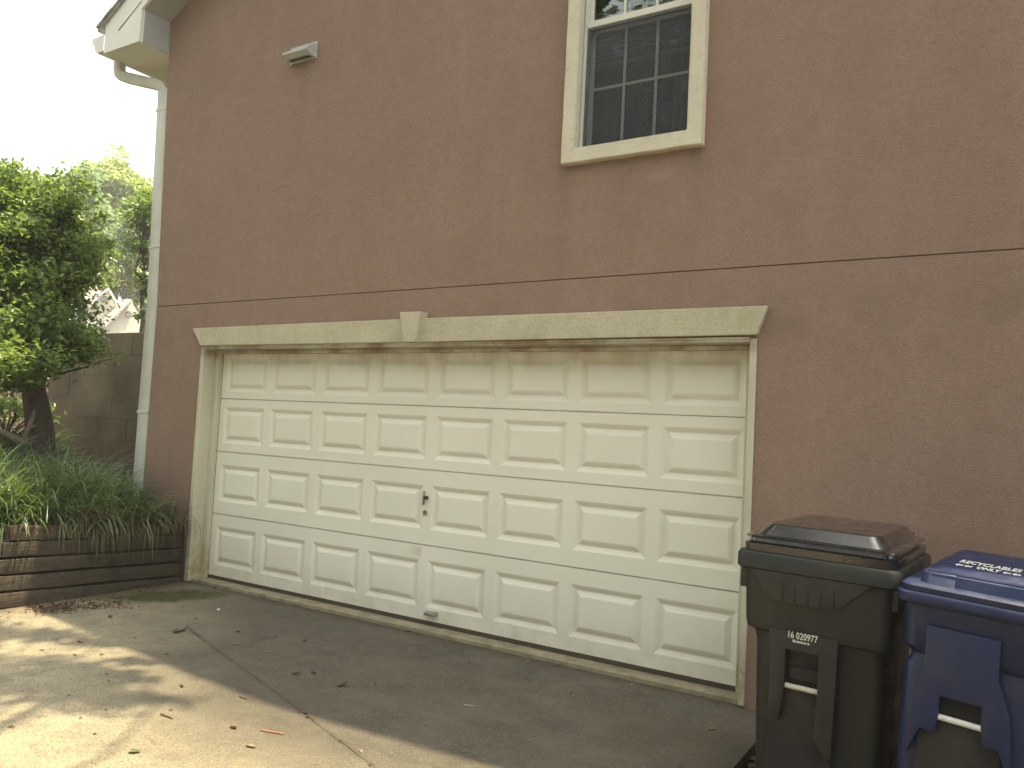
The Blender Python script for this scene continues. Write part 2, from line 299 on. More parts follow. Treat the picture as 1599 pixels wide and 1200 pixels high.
def make_plastic(name, col, dirt, rough, dirtamt=0.5, band=None):
    m, nt, bs = new(name); v = wpos(nt)
    c = ramp(nt, noise(nt, 2.5, 5, 0.6, v), ((0.3, tuple(q * 0.85 for q in col)), (0.7, tuple(q * 1.15 for q in col))))
    d = mrange(nt, noise(nt, 6, 6, 0.72, wpos(nt, (1, 1, 0.6)), 0.6), 0.46, 0.72, 0, dirtamt)
    c = mix(nt, d, c, dirt)
    nt.links.new(c, bs.inputs['Base Color'])
    r = mrange(nt, noise(nt, 8, 5, 0.7, v), 0.35, 0.7, rough, min(1, rough + 0.28)); nt.links.new(r, bs.inputs['Roughness'])
    if name == 'bin_black': bs.inputs['Coat Weight'].default_value = 0.6; bs.inputs['Coat Roughness'].default_value = 0.14; bs.inputs['Coat IOR'].default_value = 1.5
    bump(nt, bs, noise(nt, 350, 2, 0.5, v), 0.12, 0.001)
    return m
make_plastic('bin_green', (0.011, 0.0135, 0.012), (0.026, 0.024, 0.020), 0.42, 0.5)
make_plastic('bin_black', (0.010, 0.010, 0.012), (0.050, 0.043, 0.034), 0.13, 0.34)
make_plastic('bin_blue', (0.005, 0.014, 0.062), (0.016, 0.019, 0.036), 0.36, 0.35)
make_plastic('bin_brown', (0.014, 0.012, 0.011), (0.034, 0.028, 0.022), 0.6, 0.5)

def make_glass():
    m = bpy.data.materials.new('glass'); m.use_nodes = True; nt = m.node_tree; nt.nodes.clear(); MATS['glass'] = m
    t = nt.nodes.new('ShaderNodeBsdfTransparent'); t.inputs[0].default_value = (0.80, 0.84, 0.82, 1)
    g = nt.nodes.new('ShaderNodeBsdfGlossy'); g.inputs['Roughness'].default_value = 0.0
    f = nt.nodes.new('ShaderNodeFresnel'); f.inputs[0].default_value = 1.62
    mx = nt.nodes.new('ShaderNodeMixShader'); nt.links.new(f.outputs[0], mx.inputs[0]); nt.links.new(t.outputs[0], mx.inputs[1]); nt.links.new(g.outputs[0], mx.inputs[2])
    o = nt.nodes.new('ShaderNodeOutputMaterial'); nt.links.new(mx.outputs[0], o.inputs[0])
    m = bpy.data.materials.new('insect_mesh'); m.use_nodes = True; nt = m.node_tree; nt.nodes.clear(); MATS['insect_mesh'] = m
    t = nt.nodes.new('ShaderNodeBsdfTransparent'); d = nt.nodes.new('ShaderNodeBsdfDiffuse'); d.inputs[0].default_value = (0.085, 0.098, 0.115, 1)
    mx = nt.nodes.new('ShaderNodeMixShader'); mx.inputs[0].default_value = 0.34
    nt.links.new(t.outputs[0], mx.inputs[1]); nt.links.new(d.outputs[0], mx.inputs[2])
    o = nt.nodes.new('ShaderNodeOutputMaterial'); nt.links.new(mx.outputs[0], o.inputs[0])
make_glass()

# ------------------------------------------------------------------ mesh helpers
def link(name, me, mat, parent=None, world=True):
    o = bpy.data.objects.new(name, me); COL.objects.link(o)
    if mat: me.materials.append(MATS[mat]) if not me.materials else None
    if parent is not None:
        o.parent = parent
        if world and parent.type == 'EMPTY': o.matrix_parent_inverse = Matrix.Translation(parent.location).inverted()
    return o
def from_bm(name, bm, mat, parent=None, smooth=False, world=True):
    me = bpy.data.meshes.new(name); bm.normal_update(); bm.to_mesh(me); bm.free()
    if smooth: shade(me)
    return link(name, me, mat, parent, world)
def shade(me, ang=40):
    me.polygons.foreach_set('use_smooth', [True] * len(me.polygons))
    try: me.set_sharp_from_angle(angle=R(ang))
    except Exception: pass
def box_bm(bm, a, b, bev=0.0, seg=1):
    x0, y0, z0 = a; x1, y1, z1 = b
    vs_ = [bm.verts.new(p) for p in ((x0, y0, z0), (x1, y0, z0), (x1, y1, z0), (x0, y1, z0), (x0, y0, z1), (x1, y0, z1), (x1, y1, z1), (x0, y1, z1))]
    fs = [bm.faces.new([vs_[i] for i in f]) for f in ((3, 2, 1, 0), (4, 5, 6, 7), (0, 1, 5, 4), (1, 2, 6, 5), (2, 3, 7, 6), (3, 0, 4, 7))]
    if bev:
        es = list({e for f in fs for e in f.edges})
        bmesh.ops.bevel(bm, geom=es, offset=bev, segments=seg, affect='EDGES', profile=0.6)
def box(name, a, b, mat, parent=None, bev=0.0, seg=1, world=True):
    bm = bmesh.new(); box_bm(bm, a, b, bev, seg); return from_bm(name, bm, mat, parent, bev > 0, world)
def prism_bm(bm, poly, axis, a, b, bev=0.0):
    """extrude a 2-D polygon along axis ('y': poly is (x,z); 'x': poly is (y,z); 'z': poly is (x,y))"""
    def P(u, v, t): return {'y': (u, t, v), 'x': (t, u, v), 'z': (u, v, t)}[axis]
    A = [bm.verts.new(P(u, v, a)) for u, v in poly]; B = [bm.verts.new(P(u, v, b)) for u, v in poly]
    fs = [bm.faces.new(A), bm.faces.new(list(reversed(B)))]
    n = len(poly)
    for i in range(n): fs.append(bm.faces.new((A[i], B[i], B[(i + 1) % n], A[(i + 1) % n])))
    bmesh.ops.recalc_face_normals(bm, faces=fs)
    if bev: bmesh.ops.bevel(bm, geom=list({e for f in fs for e in f.edges}), offset=bev, segments=2, affect='EDGES', profile=0.6)
def prism(name, poly, axis, a, b, mat, parent=None, bev=0.0, world=True):
    bm = bmesh.new(); prism_bm(bm, poly, axis, a, b, bev); return from_bm(name, bm, mat, parent, bev > 0, world)
def tube_bm(bm, pts, rad, n=8, cap=True):
    pts = [Vector(p) for p in pts]; rads = rad if isinstance(rad, (list, tuple)) else [rad] * len(pts)
    prev = None; up = Vector((0, 0, 1)); rings = []
    for i, p in enumerate(pts):
        d = (pts[min(i + 1, len(pts) - 1)] - pts[max(i - 1, 0)]).normalized()
        if prev is None:
            s = d.cross(up); s = Vector((1, 0, 0)) if s.length < 1e-3 else s.normalized()
        else: s = (prev - d * prev.dot(d)).normalized()
        prev = s; t = d.cross(s)
        rings.append([bm.verts.new(p + (s * math.cos(2 * math.pi * k / n) + t * math.sin(2 * math.pi * k / n)) * rads[i]) for k in range(n)])
    for a, b in zip(rings, rings[1:]):
        for k in range(n): bm.faces.new((a[k], a[(k + 1) % n], b[(k + 1) % n], b[k]))
    if cap: bm.faces.new(list(reversed(rings[0]))); bm.faces.new(rings[-1])
def tube(name, pts, rad, mat, parent=None, n=8, world=True):
    bm = bmesh.new(); tube_bm(bm, pts, rad, n); bmesh.ops.recalc_face_normals(bm, faces=bm.faces[:]); return from_bm(name, bm, mat, parent, True, world)
def np_mesh(name, verts, faces):
    verts = np.asarray(verts, np.float32); faces = np.asarray(faces, np.int32); k = faces.shape[1]
    me = bpy.data.meshes.new(name); me.vertices.add(len(verts)); me.vertices.foreach_set('co', verts.ravel())
    me.loops.add(faces.size); me.loops.foreach_set('vertex_index', faces.ravel())
    me.polygons.add(len(faces)); me.polygons.foreach_set('loop_start', np.arange(0, faces.size, k, dtype=np.int32))
    me.polygons.foreach_set('loop_total', np.full(len(faces), k, np.int32)); me.update(calc_edges=True); return me
def thing(name, label, cat, loc=(0, 0, 0), group=None, rot=(0, 0, 0)):
    o = bpy.data.objects.new(name, None); o.empty_display_size = 0.2; COL.objects.link(o); o.location = loc; o.rotation_euler = rot
    return tag(o, label, cat, group)
def tag(o, label, cat, group=None):
    o['label'] = label; o['category'] = cat
    if group: o['group'] = group
    return o
def struct(o): o['kind'] = 'structure'; return o
def stuff(o, label=None, cat=None):
    o['kind'] = 'stuff'
    if label: o['label'] = label
    if cat: o['category'] = cat
    return o
def unit(v): return v / np.maximum(np.linalg.norm(v, axis=-1, keepdims=True), 1e-9)
def leaves(name, P, size, mat, parent=None, flat=0.5, aspect=0.5, jitter=0.35, kind=None, outward=None):
    """many folded leaves, one island each"""
    P = np.asarray(P, float); n = len(P); s = size * rng.uniform(1 - jitter, 1 + jitter, n)[:, None]
    nrm = unit(rng.normal(size=(n, 3)) + np.array([0, 0, flat * 2.2])); d = rng.normal(size=(n, 3)); d[:, 2] -= 0.35
    if outward is not None: d = d + outward * 1.2
    d = unit(d - nrm * (d * nrm).sum(1, keepdims=True)); w = np.cross(nrm, d)
    base = P - d * s * 0.5; tip = P + d * s * 0.5 - nrm * s * 0.12
    l = P + w * s * aspect * 0.5 + nrm * s * 0.10 - d * s * 0.06; r = P - w * s * aspect * 0.5 + nrm * s * 0.10 - d * s * 0.06
    V = np.stack([base, r, tip, l], 1).reshape(-1, 3)
    i = np.arange(n)[:, None] * 4
    F = np.concatenate([i + np.array([[0, 1, 2]]), i + np.array([[0, 2, 3]])], 0)
    me = np_mesh(name, V, F); o = link(name, me, mat, parent)
    return o
def crown_points(blobs, n_clusters, per, spread, shell=0.75, seed=1):
    """clusters of leaves spread through the outer part of several ellipsoids"""
    r = np.random.default_rng(seed); blobs = [(np.array(c, float), np.array(e, float)) for c, e in blobs]
    vol = np.array([e.prod() ** (2 / 3) for c, e in blobs]); vol /= vol.sum()
    out = []; cen = []
    for k in range(n_clusters):
        c, e = blobs[r.choice(len(blobs), p=vol)]
        d = unit(r.normal(size=3)); q = c + d * e * (shell + (1 - shell) * r.random()) * r.uniform(0.82, 1.12)
        cen.append(q); m = int(per * r.uniform(0.4, 1.6)); sp = spread * r.uniform(0.6, 1.4)
        g = r.normal(size=(m, 3)) * sp * np.array([1, 1, 0.55]); out.append(q + g)
    return np.concatenate(out), np.array(cen)

# ------------------------------------------------------------------ ground
WY = -0.17       # outer face of the garage wall
XC = -0.895
XT = -1.035      # left corner of the house
PX = -0.17       # face of the timber planter
XR = 5.09        # right edge of the driveway slab
DZ = -0.04       # driveway level
def hbed(x, y):
    x = np.asarray(x, float); y = np.asarray(y, float)
    t = np.clip(-0.22 - x, 0, None)
    h = 0.46 + 0.10 * np.clip(t, 0, 1.8) + 0.30 * np.clip(t - 1.8, 0, 9)
    h = np.where(t > 5.6, 1.728 + 0.07 * np.clip(t - 5.6, 0, 3) - 0.16 * np.clip(t - 9, 0, 11), h)
    h = h - .42 * np.clip((y - .05) / .45, 0, 1) * np.clip((5.0 - t) / .5, 0, 1)
    drop = np.clip((-1.75 - y), 0, 3) * 0.12
    return h - drop * np.clip(1 - t / 3, 0, 1)
def make_ground():
    # far terrain sheet reaching the horizon
    gx = np.unique(np.concatenate([np.linspace(-400, -60, 12), np.linspace(-60, -12, 18), np.linspace(-12, -0.3, 44)]))
    gy = np.unique(np.concatenate([np.linspace(-300, -20, 10), np.linspace(-20, 12, 60), np.linspace(12, 400, 24)]))
    X, Y = np.meshgrid(gx, gy, indexing='ij'); Z = hbed(X, Y) + 0.05 * np.sin(X * 2.1 + Y) * np.cos(Y * 1.7) * (X < -1.5)
    far = np.clip((-X - 16) / 30, 0, 1); Z = Z * (1 - far) + far * 0.3
    V = np.stack([X, Y, Z], -1).reshape(-1, 3); ny = len(gy)
    F = [(i * ny + j, (i + 1) * ny + j, (i + 1) * ny + j + 1, i * ny + j + 1) for i in range(len(gx) - 1) for j in range(ny - 1)]
    me = np_mesh('hillside', V, F); shade(me, 180); struct(link('hillside', me, 'ground_litter'))
    V = [(-0.3, -300, -0.12), (400, -300, -0.12), (400, 400, -0.12), (-0.3, 400, -0.12)]
    struct(link('ground', np_mesh('ground', V, [(0, 1, 2, 3)]), 'soil'))
make_ground()

def make_driveway():
    root = bpy.data.objects.new('driveway', None); COL.objects.link(root); struct(root)
    # joint: closes to nothing near the planter, wanders a little
    pts = [(1.15, -1.13)]
    n = 46
    for i in range(1, n + 1):
        t = i / n; x = 1.15 + t * 3.94; y = -1.13 - (x - 1.15) * 0.362 + 0.005 * math.sin(x * 3) + random.uniform(-0.003, 0.003); pts.append((x, y))
    half = [0.0] + [0.0015 + random.uniform(-0.0007, 0.0012) for _ in range(n)]
    up = [(x, y + h) for (x, y), h in zip(pts, half)]; dn = [(x, y - h) for (x, y), h in zip(pts, half)]
    y0 = -0.135
    # upper slab: between door and joint; lower slab: towards the camera and left
    upper = [(PX - 0.02, y0), (PX - 0.02, -0.66)] + up + [(XR, y0)]
    lower = [(PX - 0.02, -0.66), (PX - 0.02, -14.0), (XR, -14.0)] + list(reversed(dn))
    for poly in (upper, lower):
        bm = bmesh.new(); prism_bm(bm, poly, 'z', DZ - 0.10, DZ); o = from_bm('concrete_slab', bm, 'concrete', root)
    struct(root)
    box('slab_bed', (PX - 0.02, -14, DZ - 0.11), (XR, 0, DZ - 0.104), 'soil', root)
    # wide sunlit apron further left, in front of the planter end
    return root
make_driveway()

# ------------------------------------------------------------------ house
house = thing('stucco_house', 'pinkish brown stucco house side with double garage door and upstairs window', 'house', (XC, WY, -0.1))
SL = 0.60
def rake(x): return 5.40 + SL * (x + 1.0)       # underside of the rake soffit
XRG = 5.2; XE = 10.9                              # ridge, right end
def rk(x): return rake(x) if x <= XRG else rake(2 * XRG - x)
G0 = lambda x: 2.511 + 0.0052 * x                 # expansion joint line
def make_house():
    OL, OR, OT = -0.145, 4.895, 2.110
    WL, WR, WB, WT = 3.60, 4.47, 3.38, 5.22
    g = 0.0038
    bm = bmesh.new()
    prism_bm(bm, [(XC, -0.3), (OL, -0.3), (OL, G0(OL) - g), (XC, G0(XC) - g)], 'y', WY, 0)
    prism_bm(bm, [(OL, OT), (OR, OT), (OR, G0(OR) - g), (OL, G0(OL) - g)], 'y', WY, 0)
    prism_bm(bm, [(OR, -0.3), (XE, -0.3), (XE, G0(XE) - g), (OR, G0(OR) - g)], 'y', WY, 0)
    from_bm('lower_wall', bm, 'stucco', house)
    bm = bmesh.new()
    prism_bm(bm, [(XC, G0(XC) + g), (WL, G0(WL) + g), (WL, rk(WL) + .1), (XT, rk(XT) + .1)], 'y', WY, 0)
    prism_bm(bm, [(WL, G0(WL) + g), (WR, G0(WR) + g), (WR, WB), (WL, WB)], 'y', WY, 0)
    prism_bm(bm, [(WL, WT), (WR, WT), (WR, rk(WR) + .1), (WL, rk(WL) + .1)], 'y', WY, 0)
    prism_bm(bm, [(WR, G0(WR) + g), (XE, G0(XE) + g), (XE, rk(XE) + .1), (XRG, rk(XRG) + .1), (WR, rk(WR) + .1)], 'y', WY, 0)
    from_bm('upper_wall', bm, 'stucco', house)
    prism('expansion_joint', [(XC + .002, G0(XC) - g), (XE, G0(XE) - g), (XE, G0(XE) + g), (XC + .002, G0(XC) + g)], 'y', WY + 0.007, -0.002, 'joint_sealant', house)
    bm = bmesh.new()
    box_bm(bm, (XC, 0.002, -0.3), (XC + .15, 9, 5.03)); box_bm(bm, (XE - .15, 0.002, -0.3), (XE, 9, 5.2)); box_bm(bm, (XC + .151, 8.85, -0.3), (XE - .151, 9, 5.2))
    from_bm('side_wall', bm, 'stucco', house)
    # roof
    FY = -0.455; T = 0.29
    xe = -1.625
    def top(x): return rk(x) + T
    bm = bmesh.new()
    prism_bm(bm, [(xe - .10, rake(xe - .10) + .035 + T), (XRG, top(XRG) + .035), (XRG, top(XRG) + .075), (xe - .10, rake(xe - .10) + .075 + T)], 'y', FY - .05, 9.4)
    prism_bm(bm, [(XRG, top(XRG) + .035), (XE + .8, rk(XE + .8) + T + .035), (XE + .8, rk(XE + .8) + T + .075), (XRG, top(XRG) + .075)], 'y', FY - .05, 9.4)
    rf = from_bm('roof', bm, 'shingle', house)
    # ragged row of shingle edges along the rake
    bm = bmesh.new()
    for i in range(52):
        x = xe - .10 + i * 0.12; d = random.uniform(0.004, 0.016)
        z = rake(x) + T + .078
        prism_bm(bm, [(x, z - .012), (x + .125, z - .012 + SL * .125), (x + .125, z + .006 + SL * .125), (x, z + .010)], 'y', FY - .055 - d, FY + .25)
    r2 = from_bm('shingle_edge', bm, 'shingle', rf)
    # rake board
    prism('rake_board', [(-1.0335, rake(-1.0335)), (XRG, rk(XRG) - .0), (XRG, top(XRG) + .033), (-1.0335, rake(-1.0335) + T + .033)], 'y', FY - .028, FY - .003, 'fascia_paint', house)
    prism('rake_board', [(XRG, rk(XRG)), (XE + .7, rk(XE + .7)), (XE + .7, rk(XE + .7) + T), (XRG, top(XRG) + .033)], 'y', FY - .028, FY - .003, 'fascia_paint', house)
    # sloping rake soffit between rake board and wall
    bm = bmesh.new()
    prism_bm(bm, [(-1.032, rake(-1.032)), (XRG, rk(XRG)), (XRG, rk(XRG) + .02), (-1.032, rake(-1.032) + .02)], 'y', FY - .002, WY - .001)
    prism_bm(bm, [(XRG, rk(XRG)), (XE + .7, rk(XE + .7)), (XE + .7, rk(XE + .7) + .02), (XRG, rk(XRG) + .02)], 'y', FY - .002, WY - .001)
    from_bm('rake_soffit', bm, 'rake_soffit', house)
    # boxed eave return
    zb = 5.055
    bx = prism('eave_return', [(-1.035, zb), (-1.035, rake(-1.035) + T + .031), (xe, rake(xe) + T + .031), (xe, zb)], 'y', FY - .028, WY + .02, 'fascia_paint', house)
    prism('return_cheek', [(FY + .01, zb + .004), (WY - .001, zb + .004), (WY - .001, rake(-1.03) - .0), (FY + .01, rake(-1.03) - .0)], 'x', -1.0345, -1.029, 'rake_soffit', bx)
    bm = bmesh.new(); prism_bm(bm, [(-1.39, 5.235), (-1.037, 5.455), (-1.037, 5.461), (-1.393, 5.247)], 'y', FY - .0310, FY - .0285); from_bm('board_split', bm, 'dark_gap', bx)
    box('eave_soffit', (xe, WY + .022, zb), (XC + .03, 9.3, zb + .02), 'soffit_paint', house)
    prism('soffit_gap', [(-1.03, .21), (-.92, .14), (-.92, .27)], 'z', zb - .006, zb - .002, 'dark_gap', house)
    # fascia and gutter along the eave
    box('eave_fascia', (xe - .022, FY, zb + .0), (xe - .001, 9.3, zb + .24), 'fascia_paint', house)
    gp = [(xe - .024, zb + .03), (xe - .13, zb + .03), (xe - .175, zb + .07), (xe - .18, zb + .11), (xe - .225, zb + .15), (xe - .225, zb + .20), (xe - .216, zb + .20), (xe - .216, zb + .155), (xe - .171, zb + .115), (xe - .166, zb + .075), (xe - .127, zb + .039), (xe - .024, zb + .039)]
    gt = prism('gutter', gp, 'y', FY - .02, 9.3, 'white_metal', house)
    prism('gutter_end', [(xe - .023, zb + .03), (xe - .13, zb + .03), (xe - .175, zb + .07), (xe - .18, zb + .11), (xe - .225, zb + .15), (xe - .225, zb + .20), (xe - .023, zb + .20)], 'y', FY - .024, FY - .0205, 'white_metal', gt)
    # downspout with elbows
    def rect_sweep(pts, w, d, name, mat, parent):
        bm = bmesh.new(); rings = []
        P = [Vector(p) for p in pts]
        for i, p in enumerate(P):
            t = (P[min(i + 1, len(P) - 1)] - P[max(i - 1, 0)]).normalized()
            s = Vector((0, 1, 0)); a = t.cross(s).normalized(); s2 = a.cross(t).normalized()
            ring = []
            for u, v in ((-1, -.8), (-.8, -1), (.8, -1), (1, -.8), (1, .8), (.8, 1), (-.8, 1), (-1, .8)):
                ring.append(bm.verts.new(p + a * (u * w / 2) + s2 * (v * d / 2)))
            rings.append(ring)
        for a, b in zip(rings, rings[1:]):
            for k in range(8): bm.faces.new((a[k], a[(k + 1) % 8], b[(k + 1) % 8], b[k]))
        bm.faces.new(rings[0]); bm.faces.new(rings[-1]); bmesh.ops.recalc_face_normals(bm, faces=bm.faces[:])
        return from_bm(name, bm, mat, parent, True)
    px, py = -1.105, -0.105; pb = -1.02
    ds = rect_sweep([(px, py, 4.72), (px + .045, py, 3.6), (pb, py, 2.6), (pb, py, 0.2)], 0.17, 0.095, 'downspout', 'pipe_paint', house)
    gx, gy = xe - .10, -.245
    rect_sweep([(gx, gy, zb + .07), (gx, gy, zb - .04), (gx + .012, gy + .003, zb - .09), (gx + .06, gy + .015, zb - .13), (gx + .12, gy + .03, zb - .150),
                (px - .12, py - .015, 4.80), (px - .045, py - .005, 4.755), (px - .006, py, 4.71), (px, py, 4.64)], 0.105, 0.085, 'elbow', 'pipe_paint', ds)
    for z, qx in ((4.50, px + .008), (1.46, pb)):
        box('joint_band', (qx - .089, py - .0515, z), (qx + .089, py + .0515, z + .03), 'pipe_paint', ds, 0.004)
    for z in (3.1,):
        box('strap', (px + .06 - .091, py - .052, z), (px + .06 + .10, py + .052, z + .025), 'pipe_paint', ds, 0.003)
    # kitchen vent hood on the wall
    vt = bpy.data.objects
    bm = bmesh.new()
    zt, zl = 4.725, 4.60; xl, xr = 0.765, 1.065; yf = WY - .11
    pr_ = [(WY - .002, zt), (yf, zt - .075), (yf, zt - .095), (yf + .035, zl), (WY - .002, zl)]
    prism_bm(bm, pr_, 'x', xl, xr)
    vh = from_bm('vent_hood', bm, 'vent_metal', house)
    box('vent_flange', (xl - .012, WY - .008, zl - .012), (xr + .012, WY - .003, zt + .012), 'vent_metal', vh)
    box('vent_mouth', (xl + .03, yf + .055, zl - .004), (xr - .03, WY - .03, zl - .001), 'metal_dark', vh)
    # garage lintel
    bm = bmesh.new(); FL = -0.208
    kx0t, kx1t, kx0b, kx1b = 2.236, 2.440, 2.288, 2.402
    prism_bm(bm, [(-.275, 2.275), (-.150, 2.112), (kx0b + .02, 2.112), (kx0t + .055, 2.292)], 'y', FL, WY + .01, 0.006)
    a = from_bm('lintel', bm, 'stucco_trim', house)
    bm = bmesh.new(); prism_bm(bm, [(kx1t - .055, 2.292), (kx1b - .02, 2.112), (4.905, 2.122), (4.965, 2.292)], 'y', FL, WY + .01, 0.006)
    from_bm('lintel', bm, 'stucco_trim', house)
    bm = bmesh.new(); prism_bm(bm, [(kx0t, 2.335), (kx0b, 2.108), (kx1b, 2.108), (kx1t, 2.335)], 'y', -.262, WY + .005, 0.005)
    from_bm('keystone', bm, 'stucco_trim', house)
    # jambs, head and stops
    box('door_jamb', (OL - .018, WY - .014, DZ + .012), (-.118, -.001, 2.105), 'jamb_paint', house, .003)
    box('door_jamb', (4.862, WY - .014, DZ + .012), (OR + .006, -.001, 2.105), 'jamb_paint', house, .003)
    box('door_head', (-.117, WY - .014, 2.082), (4.861, -.001, 2.1085), 'jamb_paint', house, .003)
    box('head_mould', (-.117, WY - .022, 2.098), (4.861, WY - .0145, 2.1115), 'jamb_paint', house, .002)
    box('door_stop', (-.1175, -.055, DZ + .012), (-.065, -.004, 2.081), 'jamb_paint', house, .004)
    box('door_stop', (4.812, -.055, DZ + .012), (4.8615, -.004, 2.081), 'jamb_paint', house, .004)
    box('door_stop', (-.0645, -.050, 2.052), (4.8115, -.004, 2.081), 'jamb_paint', house, .004)
    sill = box('door_sill', (-.16, -.135, -.14), (4.89, .30, -.012), 'sill_concrete', house, .004)
    # garage door: four sections of raised panels
    gd = bpy.data.objects.new('garage_door', None); COL.objects.link(gd); gd.parent = house; gd.matrix_parent_inverse = Matrix.Translation(house.location).inverted()
    P = 0.6096; w = 0.529; X0, X1 = -.07, 4.866
    for (z0, z1, pb, pt) in ((.022, .578, .116, .470), (.5825, 1.149, .697, 1.033), (1.1525, 1.638, 1.228, 1.565), (1.6415, 2.13, 1.703, 2.026)):
        bm = bmesh.new(); xs = [X0]
        for c in range(8): xs += [c * P, c * P + w]
        xs.append(X1); zs = [z0, pb, pt, z1]
        G = [[bm.verts.new((x, 0, z)) for z in zs] for x in xs]
        for i in range(len(xs) - 1):
            for j in range(3):
                if j == 1 and i % 2 == 1:
                    o4 = [G[i][1], G[i + 1][1], G[i + 1][2], G[i][2]]
                    xa, xb = xs[i], xs[i + 1]
                    prev = o4
                    for ins, yy in ((.006, .0015), (.034, .0135), (.042, .0135), (.072, .0015), (.080, .0)):
                        q = [bm.verts.new((xa + ins, yy, pb + ins)), bm.verts.new((xb - ins, yy, pb + ins)), bm.verts.new((xb - ins, yy, pt - ins)), bm.verts.new((xa + ins, yy, pt - ins))]
                        for k in range(4): bm.faces.new((prev[k], prev[(k + 1) % 4], q[(k + 1) % 4], q[k]))
                        prev = q
                    bm.faces.new(prev)
                else:
                    bm.faces.new((G[i][j], G[i + 1][j], G[i + 1][j + 1], G[i][j + 1]))
        # rolled top and bottom edges going back
        for (row, zz, s) in ((0, z0, 1), (3, z1, -1)):
            bk = [bm.verts.new((x, .04, zz)) for x in xs]
            for i in range(len(xs) - 1): bm.faces.new((G[i + 1][row], G[i][row], bk[i], bk[i + 1]))
        bmesh.ops.recalc_face_normals(bm, faces=bm.faces[:])
        s = from_bm('door_section', bm, 'door_paint', gd, world=False)
    box('weather_seal', (X0, .002, -.010), (X1, .035, .021), 'seal_rubber', gd, world=False)
    box('door_backing', (X0 - .05, .045, -.010), (X1 + .02, .06, 2.13), 'dark_gap', gd, world=False)
    # lock handle, keyhole, lift handle
    box('lock_handle', (2.368, -.022, .882), (2.380, -.004, .988), 'metal_grey', gd, .003, world=False)
    tube('lock_knob', [(2.400, -.002, .938), (2.400, -.030, .938)], .015, 'metal_dark', gd, 12, world=False)
    k = tube('keyhole', [(2.390, -.001, .825), (2.390, -.010, .825)], .020, 'metal_grey', gd, 14, world=False)
    box('key_slot', (2.387, -.0115, .816), (2.393, -.0102, .834), 'dark_gap', gd, world=False)
    bm = bmesh.new(); prism_bm(bm, [(-.001, .098), (-.045, .090), (-.045, .070), (-.030, .066), (-.001, .066)], 'x', 2.462, 2.560, .003)
    from_bm('lift_handle', bm, 'metal_grey', gd, True, world=False)
    # window
    tx0, tx1, tz0 = 3.542, 4.532, 3.315; ix0, ix1, iz0, iz1 = 3.643, 4.432, 3.418, 5.17; tz1 = 5.29; TY = -.225
    def rough_prism(poly, name):
        bm = bmesh.new(); prism_bm(bm, poly, 'y', TY, WY + .01, 0.0)
        bmesh.ops.subdivide_edges(bm, edges=[e for e in bm.edges if e.calc_length() > .12], cuts=10, use_grid_fill=True)
        for v in bm.verts:
            h = math.sin(v.co.x * 61 + v.co.z * 47) * math.cos(v.co.z * 83 + v.co.x * 29)
            v.co.x += .0022 * h; v.co.z += .0022 * math.sin(v.co.x * 93 + 1.3) * math.cos(v.co.z * 71)
        bmesh.ops.bevel(bm, geom=[e for e in bm.edges if len(e.link_faces) == 2 and e.calc_face_angle(0) > 1.0], offset=.006, segments=2, affect='EDGES')
        return from_bm(name, bm, 'window_trim', wd, True, world=False)
    wd = bpy.data.objects.new('window', None); COL.objects.link(wd); wd.parent = house; wd.matrix_parent_inverse = Matrix.Translation(house.location).inverted()
    rough_prism([(tx0, tz0), (tx1, tz0), (tx1, iz1), (ix1, iz1), (ix1, iz0), (ix0, iz0), (ix0, iz1), (tx0, iz1)], 'window_surround')
    rough_prism([(tx0, tz1), (tx0, iz1), (tx1, iz1), (tx1, tz1)], 'window_surround')
    # reveal liners and vinyl frame
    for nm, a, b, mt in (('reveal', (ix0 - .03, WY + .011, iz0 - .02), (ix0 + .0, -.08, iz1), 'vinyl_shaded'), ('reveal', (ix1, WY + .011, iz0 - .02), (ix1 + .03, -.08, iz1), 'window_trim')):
        box(nm, a, b, mt, wd, world=False)
    box('frame_side', (ix0 + .001, -.150, iz0 - .02), (ix0 + .016, -.045, iz1), 'vinyl_white', wd, world=False)
    box('frame_side', (ix1 - .016, -.150, iz0 - .02), (ix1 - .001, -.045, iz1), 'vinyl_white', wd, world=False)
    zc = 4.300
    def sash(z0, z1, y, rail, mtf, bars=True):
        a, b = ix0 + .017, ix1 - .017
        box('sash_rail', (a, y, z0), (b, y + .03, z0 + rail), mtf, wd, .003, world=False)
        box('sash_rail', (a, y, z1 - rail), (b, y + .03, z1), mtf, wd, .003, world=False)
        box('sash_stile', (a, y + .001, z0 + rail), (a + rail, y + .029, z1 - rail), mtf, wd, .003, world=False)
        box('sash_stile', (b - rail, y + .001, z0 + rail), (b, y + .029, z1 - rail), mtf, wd, .003, world=False)
        box('glass_pane', (a + rail, y + .013, z0 + rail), (b - rail, y + .016, z1 - rail), 'glass', wd, world=False)
        wi = (b - a - 2 * rail) / 3
        for k in (1, 2): box('muntin', (a + rail + wi * k - .009, y + .005, z0 + rail), (a + rail + wi * k + .009, y + .0125, z1 - rail), mtf, wd, world=False)
        zm = (z0 + z1) / 2
        for k in range(3):
            box('muntin', (a + rail + wi * k + (.0095 if k else 0), y + .005, zm - .009), (a + rail + wi * (k + 1) - (.0095 if k < 2 else 0), y + .0125, zm + .009), mtf, wd, world=False)
    sash(zc, iz1, -.115, .030, 'vinyl_white'); sash(iz0 + .015, zc - .002, -.082, .034, 'vinyl_white')
    box('meeting_rail', (ix0 + .017, -.140, zc - .018), (ix1 - .017, -.116, zc + .030), 'vinyl_white', wd, .004, world=False)
    # insect screen over the lower sash
    box('insect_screen', (ix0 + .030, -.128, iz0 + .02), (ix1 - .030, -.1275, zc - .02), 'insect_mesh', wd, world=False)
